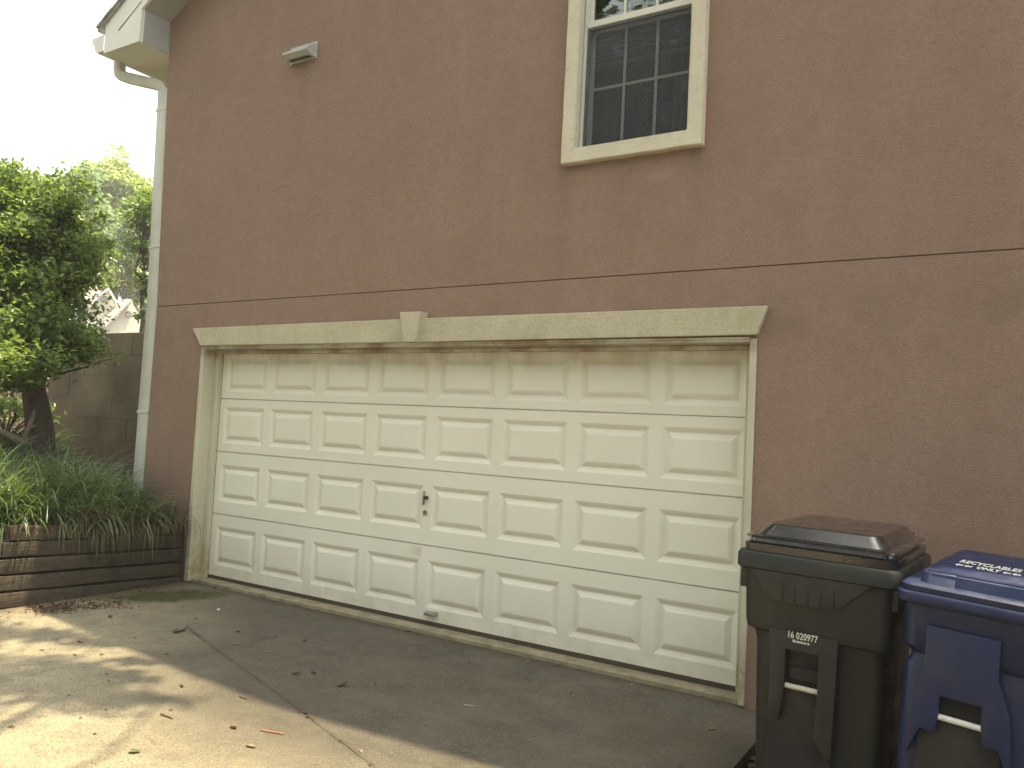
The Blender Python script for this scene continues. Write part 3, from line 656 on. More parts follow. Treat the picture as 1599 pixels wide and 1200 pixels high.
    for a, b in (((ix0 + .017, -.134, iz0), (ix1 - .017, -.122, iz0 + .022)), ((ix0 + .017, -.134, iz0 + .022), (ix0 + .036, -.122, zc - .019)), ((ix1 - .034, -.134, iz0 + .022), (ix1 - .017, -.122, zc - .019)), ((ix0 + .037, -.134, zc - .038), (ix1 - .035, -.122, zc - .019))):
        box('screen_frame', a, b, 'screen_frame', wd, .002, world=False)
    for xx in (3.76, 4.27): box('screen_tab', (xx, -.146, iz0 + .004), (xx + .022, -.135, iz0 + .016), 'dark_gap', wd, world=False)
    # room behind the window, closed and dim
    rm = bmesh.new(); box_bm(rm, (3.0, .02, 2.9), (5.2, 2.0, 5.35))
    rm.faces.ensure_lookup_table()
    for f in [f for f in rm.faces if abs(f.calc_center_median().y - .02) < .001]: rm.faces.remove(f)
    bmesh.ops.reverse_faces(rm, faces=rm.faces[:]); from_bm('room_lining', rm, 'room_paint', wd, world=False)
    box('window_stool', (3.62, -.045, 3.36), (4.45, .06, 3.40), 'vinyl_shaded', wd, world=False)
    return wd
wd = make_house()

# things hanging behind the glass
bl = thing('window_blind', 'cream slatted blind half lowered inside the upstairs window', 'blind', (4.04, 0.0, 5.15))
sl_me = None
for i in range(32):
    z = 5.12 - i * .034
    if sl_me is None:
        bm = bmesh.new(); box_bm(bm, (-.37, -.011, -.006), (.37, .011, -.004)); 
        for v in bm.verts: v.co.z += v.co.y * 1.15
        o = from_bm('slat', bm, 'blind_slat', bl, world=False); sl_me = o.data
    else: o = link('slat', sl_me, None, bl, False)
    o.location = (0, -.030, z - 5.15)
box('bottom_rail', (-.37, -.042, 4.030 - 5.15), (.37, -.018, 4.055 - 5.15), 'blind_slat', bl, world=False)
def curtain(x0, x1, z0, z1, y, label):
    n = 40; V = []; F = []
    for i in range(n + 1):
        x = x0 + (x1 - x0) * i / n; yy = y + .012 * math.sin(i * .55) + .008 * math.sin(i * 1.3 + 1)
        V += [(x, yy, z0), (x, yy + .004 * math.sin(i), z1), (x, yy + .006, z1), (x, yy + .006, z0)]
    for i in range(n):
        a = i * 4; b = a + 4
        F += [(a, b, b + 1, a + 1), (b + 3, a + 3, a + 2, b + 2), (a + 1, b + 1, b + 2, a + 2), (a, a + 3, b + 3, b)]
    me = np_mesh('curtain', V, F); shade(me, 60); o = link('curtain', me, 'curtain_cloth'); tag(o, label, 'curtain')
curtain(3.63, 3.80, 3.42, 5.1, .10, 'dark grey curtain at the left edge inside the window')
curtain(3.92, 4.08, 3.42, 5.1, .16, 'blue grey curtain panel in the middle of the upstairs window, left of the wreath stem')
curtain(4.20, 4.46, 3.42, 5.1, .10, 'pleated grey curtain at the right edge inside the window')
def wreath():
    t = thing('wreath', 'orange and dark dried wreath hanging behind the upstairs window glass', 'wreath', (4.08, .05, 3.96))
    P = []; Q = []
    for k in range(900):
        a = random.uniform(-.35, math.pi + .35); r_ = .125 + random.gauss(0, .02)
        P.append((4.08 + r_ * math.cos(a), -.01 + random.gauss(0, .015), 3.93 + r_ * math.sin(a) * .95))
    for k in range(700):
        u = random.random(); Q.append((4.09 + random.gauss(0, .035), .06 + random.gauss(0, .015), 3.92 - u * .40))
    leaves('petals', P, .035, 'wreath_orange', t); leaves('stem_leaves', Q, .035, 'wreath_dark', t)
wreath()

# ------------------------------------------------------------------ bins
def rring(x0, x1, y0, y1, z, r, n=5):
    pts = []
    for cx, cy, a0 in ((x1 - r, y0 + r, -90), (x1 - r, y1 - r, 0), (x0 + r, y1 - r, 90), (x0 + r, y0 + r, 180)):
        for k in range(n + 1):
            a = R(a0 + 90 * k / n); pts.append((cx + r * math.cos(a), cy + r * math.sin(a), z))
    return pts
def loft(bm, rings, zf=None, capb=True, capt=True):
    R_ = []
    for ring in rings:
        R_.append([bm.verts.new((x, y, z + (zf(x, y) if zf else 0))) for x, y, z in ring])
    for a, b in zip(R_, R_[1:]):
        m = len(a)
        for k in range(m): bm.faces.new((a[k], a[(k + 1) % m], b[(k + 1) % m], b[k]))
    if capb: bm.faces.new(list(reversed(R_[0])))
    if capt: bm.faces.new(R_[-1])
def text_mesh(name, s, size, mat, parent, mtx, ext=.0006, bold=0.0, sx=1.0):
    cu = bpy.data.curves.new(name, 'FONT'); cu.body = s; cu.size = size; cu.extrude = ext; cu.offset = bold; cu.align_x = 'LEFT'; cu.space_character = 1.05
    tmp = bpy.data.objects.new('tmp', cu); COL.objects.link(tmp); dg = bpy.context.evaluated_depsgraph_get()
    me = bpy.data.meshes.new_from_object(tmp.evaluated_get(dg)); bpy.data.objects.remove(tmp); bpy.data.curves.remove(cu)
    me.transform(mtx @ Matrix.Diagonal((sx, 1, 1, 1))); me.materials.clear(); me.name = name
    return link(name, me, mat, parent, False)
UP = Matrix.Rotation(R(90), 4, 'X')

def wheels(root, W_, D_):
    for x in (.05, W_ - .105):
        o = tube('wheel', [(x, D_ - .06, .125), (x + .055, D_ - .06, .125)], .125, 'bin_wheel', root, 20, False)
    tube('axle', [(.06, D_ - .06, .125), (W_ - .06, D_ - .06, .125)], .012, 'metal_grey', root, 8, False)

def green_bin():
    Wd = .650
    t = thing('trash_bin', 'dark green wheeled trash bin with black domed lid, beside the garage door', 'trash bin', (5.168, -1.450, -.05), rot=(0, R(.9), R(-3.5)))
    bm = bmesh.new(); Z = .05
    loft(bm, [rring(.085, .575, .10, .66, .02, .05), rring(.078, .580, .075, .68, .30 + Z, .05), rring(.070, .588, .058, .70, .66 + Z, .05),
              rring(.060, .585, .050, .70, .70 + Z, .05), rring(.045, .605, .008, .715, .716 + Z, .045), rring(.040, .610, .000, .72, .745 + Z, .045), rring(.030, .620, -.004, .74, .97 + Z, .045), rring(.028, .622, -.004, .742, 1.0 + Z, .045)])
    from_bm('body', bm, 'bin_green', t, True, False)
    # collar with the pointed apron
    bm = bmesh.new()
    loft(bm, [rring(.008, .642, -.022, .760, .962 + Z, .05), rring(.000, .650, -.030, .768, .970 + Z, .05), rring(.000, .650, -.030, .768, 1.022 + Z, .05), rring(.008, .642, -.022, .760, 1.036 + Z, .05), rring(.030, .620, .00, .735, 1.038 + Z, .045)])
    from_bm('rim', bm, 'bin_green', t, True, False)
    bm = bmesh.new()
    prism_bm(bm, [(.075, .966 + Z), (.135, .865 + Z), (.155, .846 + Z), (.410, .846 + Z), (.430, .858 + Z), (.545, .966 + Z)], 'y', -.027, .004, .006)
    from_bm('apron', bm, 'bin_green', t, True, False)
    for k in range(5):
        x = .205 + k * .050
        prism('apron_rib', [(x - .003, .855 + Z), (x + .007, .855 + Z), (x + .002, .93 + Z)], 'y', -.0285, -.0265, 'dark_gap', t, world=False)
    for x in (.012, .600): box('side_lug', (x, .02, .875 + Z), (x + .035, .16, .962 + Z), 'bin_green', t, .004, world=False)
    # centre column framing the grab pocket
    C1 = bmesh.new()
    prism_bm(C1, [(.150, .73 + Z), (.165, .48 + Z), (.150, .36 + Z), (.205, .36 + Z), (.222, .50 + Z), (.222, .655 + Z), (.352, .655 + Z), (.352, .50 + Z), (.345, .33 + Z), (.385, .26 + Z), (.415, .26 + Z), (.425, .73 + Z)], 'y', -.001, .10, .006)
    from_bm('front_column', C1, 'bin_green', t, True, False)
    box('pocket_back', (.20, .045, .50 + Z), (.37, .066, .66 + Z), 'bin_brown', t, world=False)
    box('pocket_ledge', (.23, .030, .53 + Z), (.35, .046, .585 + Z), 'bin_brown', t, .006, world=False)
    tube('grab_bar', [(.218, .022, .505 + Z), (.356, .022, .505 + Z)], .011, 'bar_metal', t, 10, False)
    bm = bmesh.new(); prism_bm(bm, [(.208, .49 + Z), (.205, .40 + Z), (.155, .34 + Z), (.135, .05), (.46, .05), (.40, .25 + Z), (.358, .32 + Z), (.358, .49 + Z)], 'y', .030, .09, .008)
    from_bm('lower_panel', bm, 'bin_brown', t, True, False)
    # lid
    zs = lambda x, y: .004 * max(0, min(1, (y + .02) / .75)) 
    bm = bmesh.new()
    loft(bm, [rring(.022, .628, -.010, .755, 1.038 + Z, .05), rring(.020, .630, -.012, .757, 1.070 + Z, .05), rring(.040, .612, .008, .74, 1.076 + Z, .045), rring(.042, .610, .010, .74, 1.090 + Z, .045),
              rring(.026, .624, -.006, .755, 1.093 + Z, .05), rring(.028, .622, -.004, .752, 1.101 + Z, .05), rring(.050, .600, .022, .735, 1.102 + Z, .06), rring(.060, .588, .036, .735, 1.104 + Z, .06), rring(.098, .552, .076, .725, 1.146 + Z, .05), rring(.104, .546, .084, .72, 1.150 + Z, .048), rring(.16, .49, .20, .64, 1.154 + Z, .04)], zs)
    o = from_bm('lid', bm, 'bin_black', t, False, False); shade(o.data, 14)
    for x in (.11, .50):
        tube('hinge', [(x, .765, 1.10 + Z), (x + .07, .765, 1.10 + Z)], .022, 'bin_black', t, 10, False)
    tube('handle_bar', [(.10, .80, 1.05 + Z), (.55, .80, 1.05 + Z)], .016, 'bin_black', t, 10, False)
    # stencilled number and small code strip
    text_mesh('serial_number', '16 020977', .0375, 'white_print', t, Matrix.Translation((.226, -.0035, .706 + Z)) @ UP, bold=.0006, sx=.72)
    box('code_square', (.250, -.0042, .690 + Z), (.259, -.0030, .701 + Z), 'white_print', t, world=False)
    bm = bmesh.new(); x = .262
    while x < .318:
        w_ = random.choice((.0012, .002, .003)); box_bm(bm, (x, -.0040, .690 + Z), (x + w_, -.0032, .6985 + Z)); x += w_ + random.choice((.001, .0018))
    from_bm('barcode', bm, 'white_print', t, False, False)
    wheels(t, Wd, .72)
green_bin()

def blue_bin():
    t = thing('recycling_bin', 'blue wheeled recycling bin with white lettering on its flat lid', 'recycling bin', (5.775, -1.580, -.05), rot=(0, R(2.6), R(-9)))
    Z = .05
    bm = bmesh.new()
    loft(bm, [rring(.024, .560, .07, .60, .02, .05), rring(.022, .590, .032, .66, .40 + Z, .05), rring(.030, .600, .026, .68, .715 + Z, .05), rring(.045, .59, .030, .69, .735 + Z, .05), rring(.045, .59, .030, .69, .755 + Z, .05), rring(.026, .61, .004, .70, .785 + Z, .05), rring(.022, .618, .000, .71, .95 + Z, .045)])
    from_bm('body', bm, 'bin_blue', t, True, False)
    bm = bmesh.new()
    loft(bm, [rring(.008, .642, -.020, .735, .938 + Z, .05), rring(.000, .650, -.028, .742, .948 + Z, .05), rring(.000, .650, -.028, .742, .976 + Z, .05), rring(.006, .644, -.022, .736, .984 + Z, .05)])
    from_bm('rim', bm, 'bin_blue', t, True, False)
    zs = lambda x, y: .03 * max(0, min(1, (y + .02) / .72))
    bm = bmesh.new()
    loft(bm, [rring(.012, .638, -.016, .73, .985 + Z, .05), rring(.010, .640, -.018, .73, 1.004 + Z, .05), rring(.018, .632, -.010, .725, 1.012 + Z, .05), rring(.062, .588, .022, .70, 1.014 + Z, .045),
              rring(.070, .580, .034, .69, 1.050 + Z, .04), rring(.080, .570, .046, .68, 1.056 + Z, .04)], zs)
    from_bm('lid', bm, 'bin_blue', t, True, False)
    # recessed bays along the front slope of the lid, made by the ribs standing between them
    for a, b in ((.095, .185), (.40, .60)):
        bm = bmesh.new(); prism_bm(bm, [(.012, 1.012 + Z), (.040, 1.0575 + Z), (.075, 1.059 + Z), (.075, 1.00 + Z), (.0, 1.00 + Z)], 'x', a, b, .004); from_bm('lid_rib', bm, 'bin_blue', t, True, False)
    bm = bmesh.new(); prism_bm(bm, [(.085, .052), (.12, .042), (.53, .042), (.565, .052), (.565, .10), (.085, .10)], 'z', 1.052 + Z, 1.062 + Z, .004); from_bm('lid_lip', bm, 'bin_blue', t, True, False)
    bm = bmesh.new()
    loft(bm, [rring(.085, .565, .075, .62, 1.052 + Z, .06), rring(.11, .54, .10, .60, 1.066 + Z, .06)], zs); from_bm('lid_plate', bm, 'bin_blue', t, True, False)
    for x in (.12, .50): tube('hinge', [(x, .735, 1.035 + Z), (x + .06, .735, 1.035 + Z)], .018, 'bin_blue', t, 10, False)
    tube('handle_bar', [(.12, .77, .99 + Z), (.54, .77, .99 + Z)], .015, 'bin_blue', t, 10, False)
    # front column with grab pocket and white bar
    bm = bmesh.new()
    prism_bm(bm, [(.110, .872 + Z), (.110, .735 + Z), (.085, .62 + Z), (.070, .40 + Z), (.110, .50 + Z), (.160, .50 + Z), (.168, .56 + Z), (.168, .632 + Z), (.300, .632 + Z), (.300, .56 + Z), (.310, .50 + Z), (.355, .50 + Z), (.40, .40 + Z), (.385, .62 + Z), (.345, .735 + Z), (.345, .872 + Z)], 'y', -.012, .09, .006)
    from_bm('front_column', bm, 'bin_blue', t, True, False)
    box('pocket_back', (.15, .018, .53 + Z), (.32, .030, .64 + Z), 'dark_gap', t, world=False)  # near-black colour paints the shade inside the pocket
    tube('grab_bar', [(.164, .002, .556 + Z), (.304, .002, .556 + Z)], .011, 'white_print', t, 10, False)
    bm = bmesh.new(); prism_bm(bm, [(.155, .54 + Z), (.10, .48 + Z), (.085, .05), (.42, .05), (.36, .48 + Z), (.31, .54 + Z)], 'y', .012, .08, .008)
    from_bm('lower_panel', bm, 'bin_brown', t, True, False)
    tlt = Matrix.Rotation(R(2.3), 4, 'X')
    zt = 1.0720 + Z
    text_mesh('lettering', 'RECYCLABLES', .090, 'white_print', t, Matrix.Translation((.146, .262, zt + .0085)) @ tlt, bold=.0022, sx=.345)
    text_mesh('lettering', 'ONLY', .075, 'white_print', t, Matrix.Translation((.218, .180, zt + .0055)) @ tlt, bold=.0022, sx=.36)
    for x0 in (.146, .302):
        for k in range(2):
            xx = x0 + k * .030
            bm = bmesh.new(); prism_bm(bm, [(xx, .205), (xx + .010, .178), (xx + .010, .196), (xx + .026, .200), (xx + .026, .216), (xx + .010, .214), (xx + .010, .232)], 'z', zt + .0035, zt + .0065)
            from_bm('arrow', bm, 'white_print', t, False, False)
    wheels(t, .65, .68)
blue_bin()

# ------------------------------------------------------------------ planter
def tz(y): return -0.045 * (y + .17)       # planter courses climb slightly away from the house
pl = thing('timber_planter', 'raised planter wall of stacked brown landscape timbers left of the garage door', 'planter', (PX, -.9, DZ))
tops = [.075, .200, .325, .448, .570]
yl = [-3.6, -3.6, -3.6, -3.6, -1.70]
for i, (zt, yend) in enumerate(zip(tops, yl)):
    h = .109; x1 = PX - .009 * i + random.uniform(-.006, .006)
    y0 = yend; y1 = -.187
    segs = [(y0, y1)] if i in (4, 2, 0) else [(y0, -2.35 + .2 * i), (-2.346 + .2 * i, y1)]
    for a, b in segs:
        bm = bmesh.new(); box_bm(bm, (x1 - .125, a, zt - .07 - h), (x1, b, zt - .07), .011, 2)
        bmesh.ops.subdivide_edges(bm, edges=[e for e in bm.edges if e.calc_length() > .4], cuts=10, use_grid_fill=True)
        for v in bm.verts:
            v.co.z += tz(v.co.y) + .003 * math.sin(v.co.y * 7 + i * 2); v.co.x += .003 * math.sin(v.co.y * 5 + i)
        from_bm('timber', bm, 'timber_red' if i == 4 else 'timber', pl, True)
box('backfill', (-.55, -3.6, -.1), (-.30, -.19, .40), 'soil', pl)

# ------------------------------------------------------------------ liriope grass
def blades(name, clumps, mat, seed=3, per=70, L=(.28, .46), wid=.0075, droop=1.0, parent=None, lowstart=False):
    r = np.random.default_rng(seed); V = []; F = []; S = 6; off = 0
    for (cx, cy, cz, sc, lean) in clumps:
        m = int(per * r.uniform(.7, 1.3)); a = r.uniform(0, 2 * np.pi, m)
        out = r.uniform(.15, 1.0, m) ** .8; ln = r.uniform(*L, m) * sc
        d = np.stack([np.cos(a), np.sin(a)], 1) * out[:, None] + np.array(lean)
        hd = np.linalg.norm(d, axis=1); hd_ = unit(np.concatenate([d, np.zeros((m, 1))], 1))
        th0 = np.clip(1.50 - hd * .72, .5, 1.5)                    # launch angle
        p = np.stack([cx + r.normal(0, .035, m), cy + r.normal(0, .035, m), np.full(m, cz)], 1)
        w = wid * r.uniform(.7, 1.3, m); side = np.cross(hd_, [0, 0, 1]); tw = r.uniform(-.4, .4, m)
        cur = r.uniform(1.1, 2.6, m) * droop * (0.55 + hd * .65)
        pts = [p]; 
        for s in range(S):
            t = (s + .5) / S; th = th0 - cur * t ** 1.3
            th = np.maximum(th, -1.5)
            p = p + (hd_ * np.cos(th)[:, None] + np.array([0, 0, 1.]) * np.sin(th)[:, None]) * (ln / S)[:, None]; pts.append(p)
        for s, q in enumerate(pts):
            ww = w * (1 - (s / S) ** 2.2 * .93) * (.75 if s == 0 else 1)
            sd = side + np.array([0, 0, 1.]) * tw[:, None]
            V.append(np.stack([q - sd * ww[:, None] * .5, q + sd * ww[:, None] * .5], 1).reshape(-1, 3))
        base = off; 
        idx = np.arange(m)
        for s in range(S):
            a0 = base + s * 2 * m + idx * 2; b0 = base + (s + 1) * 2 * m + idx * 2
            F.append(np.stack([a0, a0 + 1, b0 + 1, b0], 1))
        off += (S + 1) * 2 * m
    me = np_mesh(name, np.concatenate(V), np.concatenate(F)); shade(me, 180)
    return link(name, me, mat, parent)
cl = []
for x in np.arange(-.30, -2.0, -.165):
    for y in np.arange(-.36, -2.5, -.165):
        jx, jy = rng.normal(0, .035, 2)
        if (x + jx < XC and y > -.28) or y + jy > -.33: continue
        if y < -1.1 and x > -.36: continue
        if y < -1.8 and x > -.55: continue
        front = max(0, 1 - (-.30 - x) / .4)
        cl.append((x + jx, y + jy, float(hbed(x, y)) + .02, rng.uniform(.85, 1.12) * (1 if y < -.62 else .62) * (.70 if x > -.5 else 1), (front * (.20 if y < -1.25 else .40), 0 if y > -1.5 else -.12)))
for x in np.arange(-1.05, -3.4, -.19):
    for y in (-.15, .05): cl.append((x + rng.normal(0, .04), y + rng.normal(0, .04), float(hbed(x, y)) + .02, rng.uniform(.42, .62), (0, -.1 if y > .5 else 0)))
for x in np.arange(-1.5, -3.6, -.16):
    for y in (.28,): cl.append((x + rng.normal(0, .04), y + rng.normal(0, .03), float(hbed(x, y)) + .01, rng.uniform(.28, .42), (0, -.1)))
g = blades('border_grass', cl, 'grass_blade', 3, 74, (.46, .84), .0125); stuff(g, 'dense arching dark green border grass spilling over the timber planter', 'grass')
cl2 = None
dc = [(-.22 + rng.normal(0, .02), y, .50 + rng.normal(0, .02), rng.uniform(.8, 1.15), (.75, rng.normal(0, .15))) for y in np.arange(-.30, -1.25, -.075)]
g = blades('dead_grass', dc, 'grass_dead', 9, 26, (.25, .50), .006, 1.6); stuff(g, 'withered brown grass blades hanging down the timber planter face', 'dead grass')

# ------------------------------------------------------------------ garden wall of big blocks
gw = thing('block_wall', 'tan garden wall of large coursed blocks behind the tree and downspout', 'wall', (-2.9, 1.0, .6))
yw = .95; zt = 2.44
bm0 = None
for c in range(7):
    z1 = zt - c * .268; x = -1.0 - (.33 if c % 2 else .0); 
    while x > -4.75:
        L_ = .66; x0 = max(x - L_, -4.80)
        if x0 < x - .05:
            d = random.uniform(-.003, .003)
            def sh(xx): return (xx + 2.9) * -.0
            box('block', (x0 + .0012, yw + d, z1 - .2665), (x - .0012, yw + .2, z1 - .0), 'block_wall', gw, .0025)
        x -= L_
box('wall_core', (-4.79, yw + .012, .2), (-1.0, yw + .19, zt - .01), 'block_wall', gw)

# ------------------------------------------------------------------ trees
def limb(bm, a, b, r0, r1, wob=.06, n=6, seed=0):
    r = random.Random(seed); a = Vector(a); b = Vector(b); pts = []
    for i in range(n + 1):
        t = i / n; p = a.lerp(b, t); k = (a - b).length * wob * math.sin(math.pi * t)
        pts.append(p + Vector((r.uniform(-k, k), r.uniform(-k, k), r.uniform(-k, k) * .4)))
    tube_bm(bm, pts, [r0 + (r1 - r0) * i / n for i in range(n + 1)], 8)
def tree(name, label, cat, base, blobs, tips, r0, leaf, lsize, ncl, per, spread, seed, group=None, fork=None, shell=.55, aspect=.5, extra=None):
    t = thing(name, label, cat, base, group)
    bm = bmesh.new(); f = Vector(fork) if fork else Vector(base).lerp(Vector(blobs[0][0]), .5)
    b0 = Vector(base) - Vector((0, 0, .25))
    limb(bm, b0, f, r0 * 1.25, r0 * .8, .018, 7, seed)
    from_bm('trunk', bm, 'bark', t, True)
    pts, cen = crown_points(blobs, ncl, per, spread, shell, seed)
    bm = bmesh.new(); rr = random.Random(seed)
    for k, tp in enumerate(tips): limb(bm, f - Vector((0, 0, .02)), tp, r0 * .62, r0 * .18, .09, 7, seed + k)
    step = max(1, len(cen) // 60)
    for c in cen[::step]:
        near = min(tips, key=lambda q: (Vector(q) - Vector(c)).length)
        st = f.lerp(Vector(near), rr.uniform(.35, .95)); limb(bm, st, c, r0 * .14, r0 * .04, .08, 4, rr.randint(0, 9999))
    if extra:
        for a, b, q0, q1 in extra: limb(bm, a, b, q0, q1, .08, 6, 5)
    from_bm('branches', bm, 'bark', t, True)
    leaves('crown', pts, lsize, leaf, t, .5, aspect)
    return t
def at(px, py, dist):
    d = Fv + Rv * ((px - 799.5) / 1250) - Uv * ((py - 600) / 1250); d = d / math.hypot(d.x, d.y); return CAM + d * dist
def V3(v): return tuple(v)

# the near tree beside the planter
D = 9.9
tb = at(84, 700, 9.75); tb.z = float(hbed(tb.x, tb.y)) - .02
fk = at(50, 592, D)
blobs = [(V3(at(-10, 420, D)), (1.05, 1.05, 1.05)), (V3(at(68, 445, D)), (.44, .5, .6)), (V3(at(50, 330, D)), (.70, .6, .55)), (V3(at(-60, 320, D + .3)), (.8, .8, .55)), (V3(at(20, 520, D - .5)), (.7, .6, .42)), (V3(at(112, 385, D)), (.34, .4, .46)), (V3(at(5, 560, D - .8)), (.6, .5, .28)), (V3(at(62, 505, D - .3)), (.38, .5, .30))]
tree('broadleaf_tree', 'bushy green broadleaf tree with thick dark leaning trunk behind the planter', 'tree', V3(tb), blobs,
     [V3(at(-20, 430, D)), V3(at(60, 400, D)), V3(at(40, 330, D)), V3(at(90, 440, D)), V3(at(-70, 380, D)), V3(at(10, 500, D - .6))], 0.14, 'leaf_shrub', .062, 760, 72, .092, 11, fork=V3(fk), shell=.35, aspect=.55)
# low branch reaching in front of the garden wall
def spray(name, label, cat, base, pts, lsize, leaf, per, spread, seed, r0=.018):
    t = thing(name, label, cat, base)
    bm = bmesh.new()
    P = []; r = np.random.default_rng(seed)
    for k, q in enumerate(pts):
        limb(bm, base, q, r0, r0 * .3, .06, 6, seed + k)
        for tt in np.linspace(.35, 1.0, 7):
            c = np.array(base) * (1 - tt) + np.array(q) * tt; P.append(c + r.normal(size=(per, 3)) * spread * np.array([1, 1, .5]))
    from_bm('branches', bm, 'bark', t, True); leaves('leaf_cluster', np.concatenate(P), lsize, leaf, t, .8, .5)
    return t
sb = at(58, 600, 9.5)
# lower shrubs on the bank
for k, (px, py, d, rx, rz, lb) in enumerate([(18, 560, 8.6, .50, .26, 'dark leafy low bough spreading across the left edge, above the leaf litter'), (120, 545, 9.3, .52, .20, 'leafy low bough reaching right in front of the tan garden wall'), (12, 640, 10.8, .55, .22, 'small green bush on the sunlit leaf covered bank')]):
    c = at(px, py, d); b = Vector((c.x, c.y, float(hbed(c.x, c.y))))
    nm = 'low_bough' if k < 2 else 'small_bush'
    t = thing(nm, lb, 'shrub', V3(b)); bm = bmesh.new()
    src = at(60, 590, 9.7) if k < 2 else b
    pts, cen = crown_points([(V3(c), (rx, rx * .9, rz))], 26, 38, .075, .3, 40 + k)
    for q in cen[::2]: limb(bm, src, q, .016, .005, .08, 5, 3)
    from_bm('branches', bm, 'bark', t, True); leaves('leaf_cluster', pts, .068, 'leaf_shrub', t, .9, .5)

# second tree just left of the downspout, further back
def behind(px, py, d): return V3(at(px, py, d))
d2 = 17.0
b = at(226, 640, d2); b.z = float(hbed(b.x, b.y)) - .1
tree('dark_tree', 'dark green tree with bare crooked stem beside the downspout, past the wall', 'tree', V3(b), [(behind(230, 390, d2), (.30, .5, .95)), (behind(226, 470, d2), (.16, .3, .6)), (behind(238, 330, d2), (.4, .5, .5))],
     [behind(228, 350, d2), behind(222, 420, d2)], .06, 'leaf_shrub', .11, 80, 30, .11, 21, fork=behind(222, 480, d2))
far = [
    ('tall pale yellow green tree rising behind the far houses', 66, 175, 640, [(185, 300, 38, 62), (165, 290, 22, 34), (200, 290, 26, 34), (196, 370, 44, 60), (160, 350, 30, 50)], 'leaf_far', .42, 230, 50),
    ('hazy grey green tree left of the tallest far tree', 58, 128, 640, [(128, 300, 26, 34), (110, 335, 24, 30), (145, 350, 26, 44)], 'leaf_grey', .5, 110, 44),
    ('darker green round tree in front of the pale far tree', 54, 205, 640, [(200, 375, 20, 28), (184, 395, 16, 20), (214, 350, 18, 26)], 'leaf_grey', .26, 120, 44),
    ('bright green tree behind the near tree, left of the white gable', 27, 95, 640, [(128, 385, 20, 26), (108, 420, 18, 30)], 'leaf_shrub', .20, 90, 40),
    ('low feathery green tree right of the white gables', 62, 225, 640, [(205, 430, 26, 24), (228, 460, 18, 36), (186, 425, 20, 16)], 'leaf_far', .26, 100, 44),
    ('broad green tree far behind the left edge', 38, 20, 640, [(20, 330, 60, 50), (-40, 320, 50, 60), (70, 360, 44, 50), (30, 420, 70, 60)], 'leaf_far', .42, 200, 44),
    ('wide green tree behind the near trunk, beyond the bank', 24, -10, 640, [(-10, 470, 50, 55), (40, 480, 40, 50), (75, 470, 22, 40), (10, 540, 60, 40)], 'leaf_shrub', .20, 200, 44),
]
for k, (lb, d, bx, by, bl_, lf, ls, ncl, per) in enumerate(far):
    u = d / 1250 * 1.08
    B = [(behind(x, y, d), (rx * u, rx * u, ry * u)) for x, y, rx, ry in bl_]
    bb = at(bx, by, d); bb.z = float(0.3 if bb.x < -40 else hbed(bb.x, bb.y) * max(0, min(1, 1 - (-bb.x - 16) / 30)) + .3 * max(0, min(1, (-bb.x - 16) / 30)))
    tree('background_tree', lb, 'tree', V3(bb), B, [q[0] for q in B], (.0045 * d), lf, ls, ncl, per, 7 * u, 60 + k, 'trees beyond the garden wall', shell=.35)

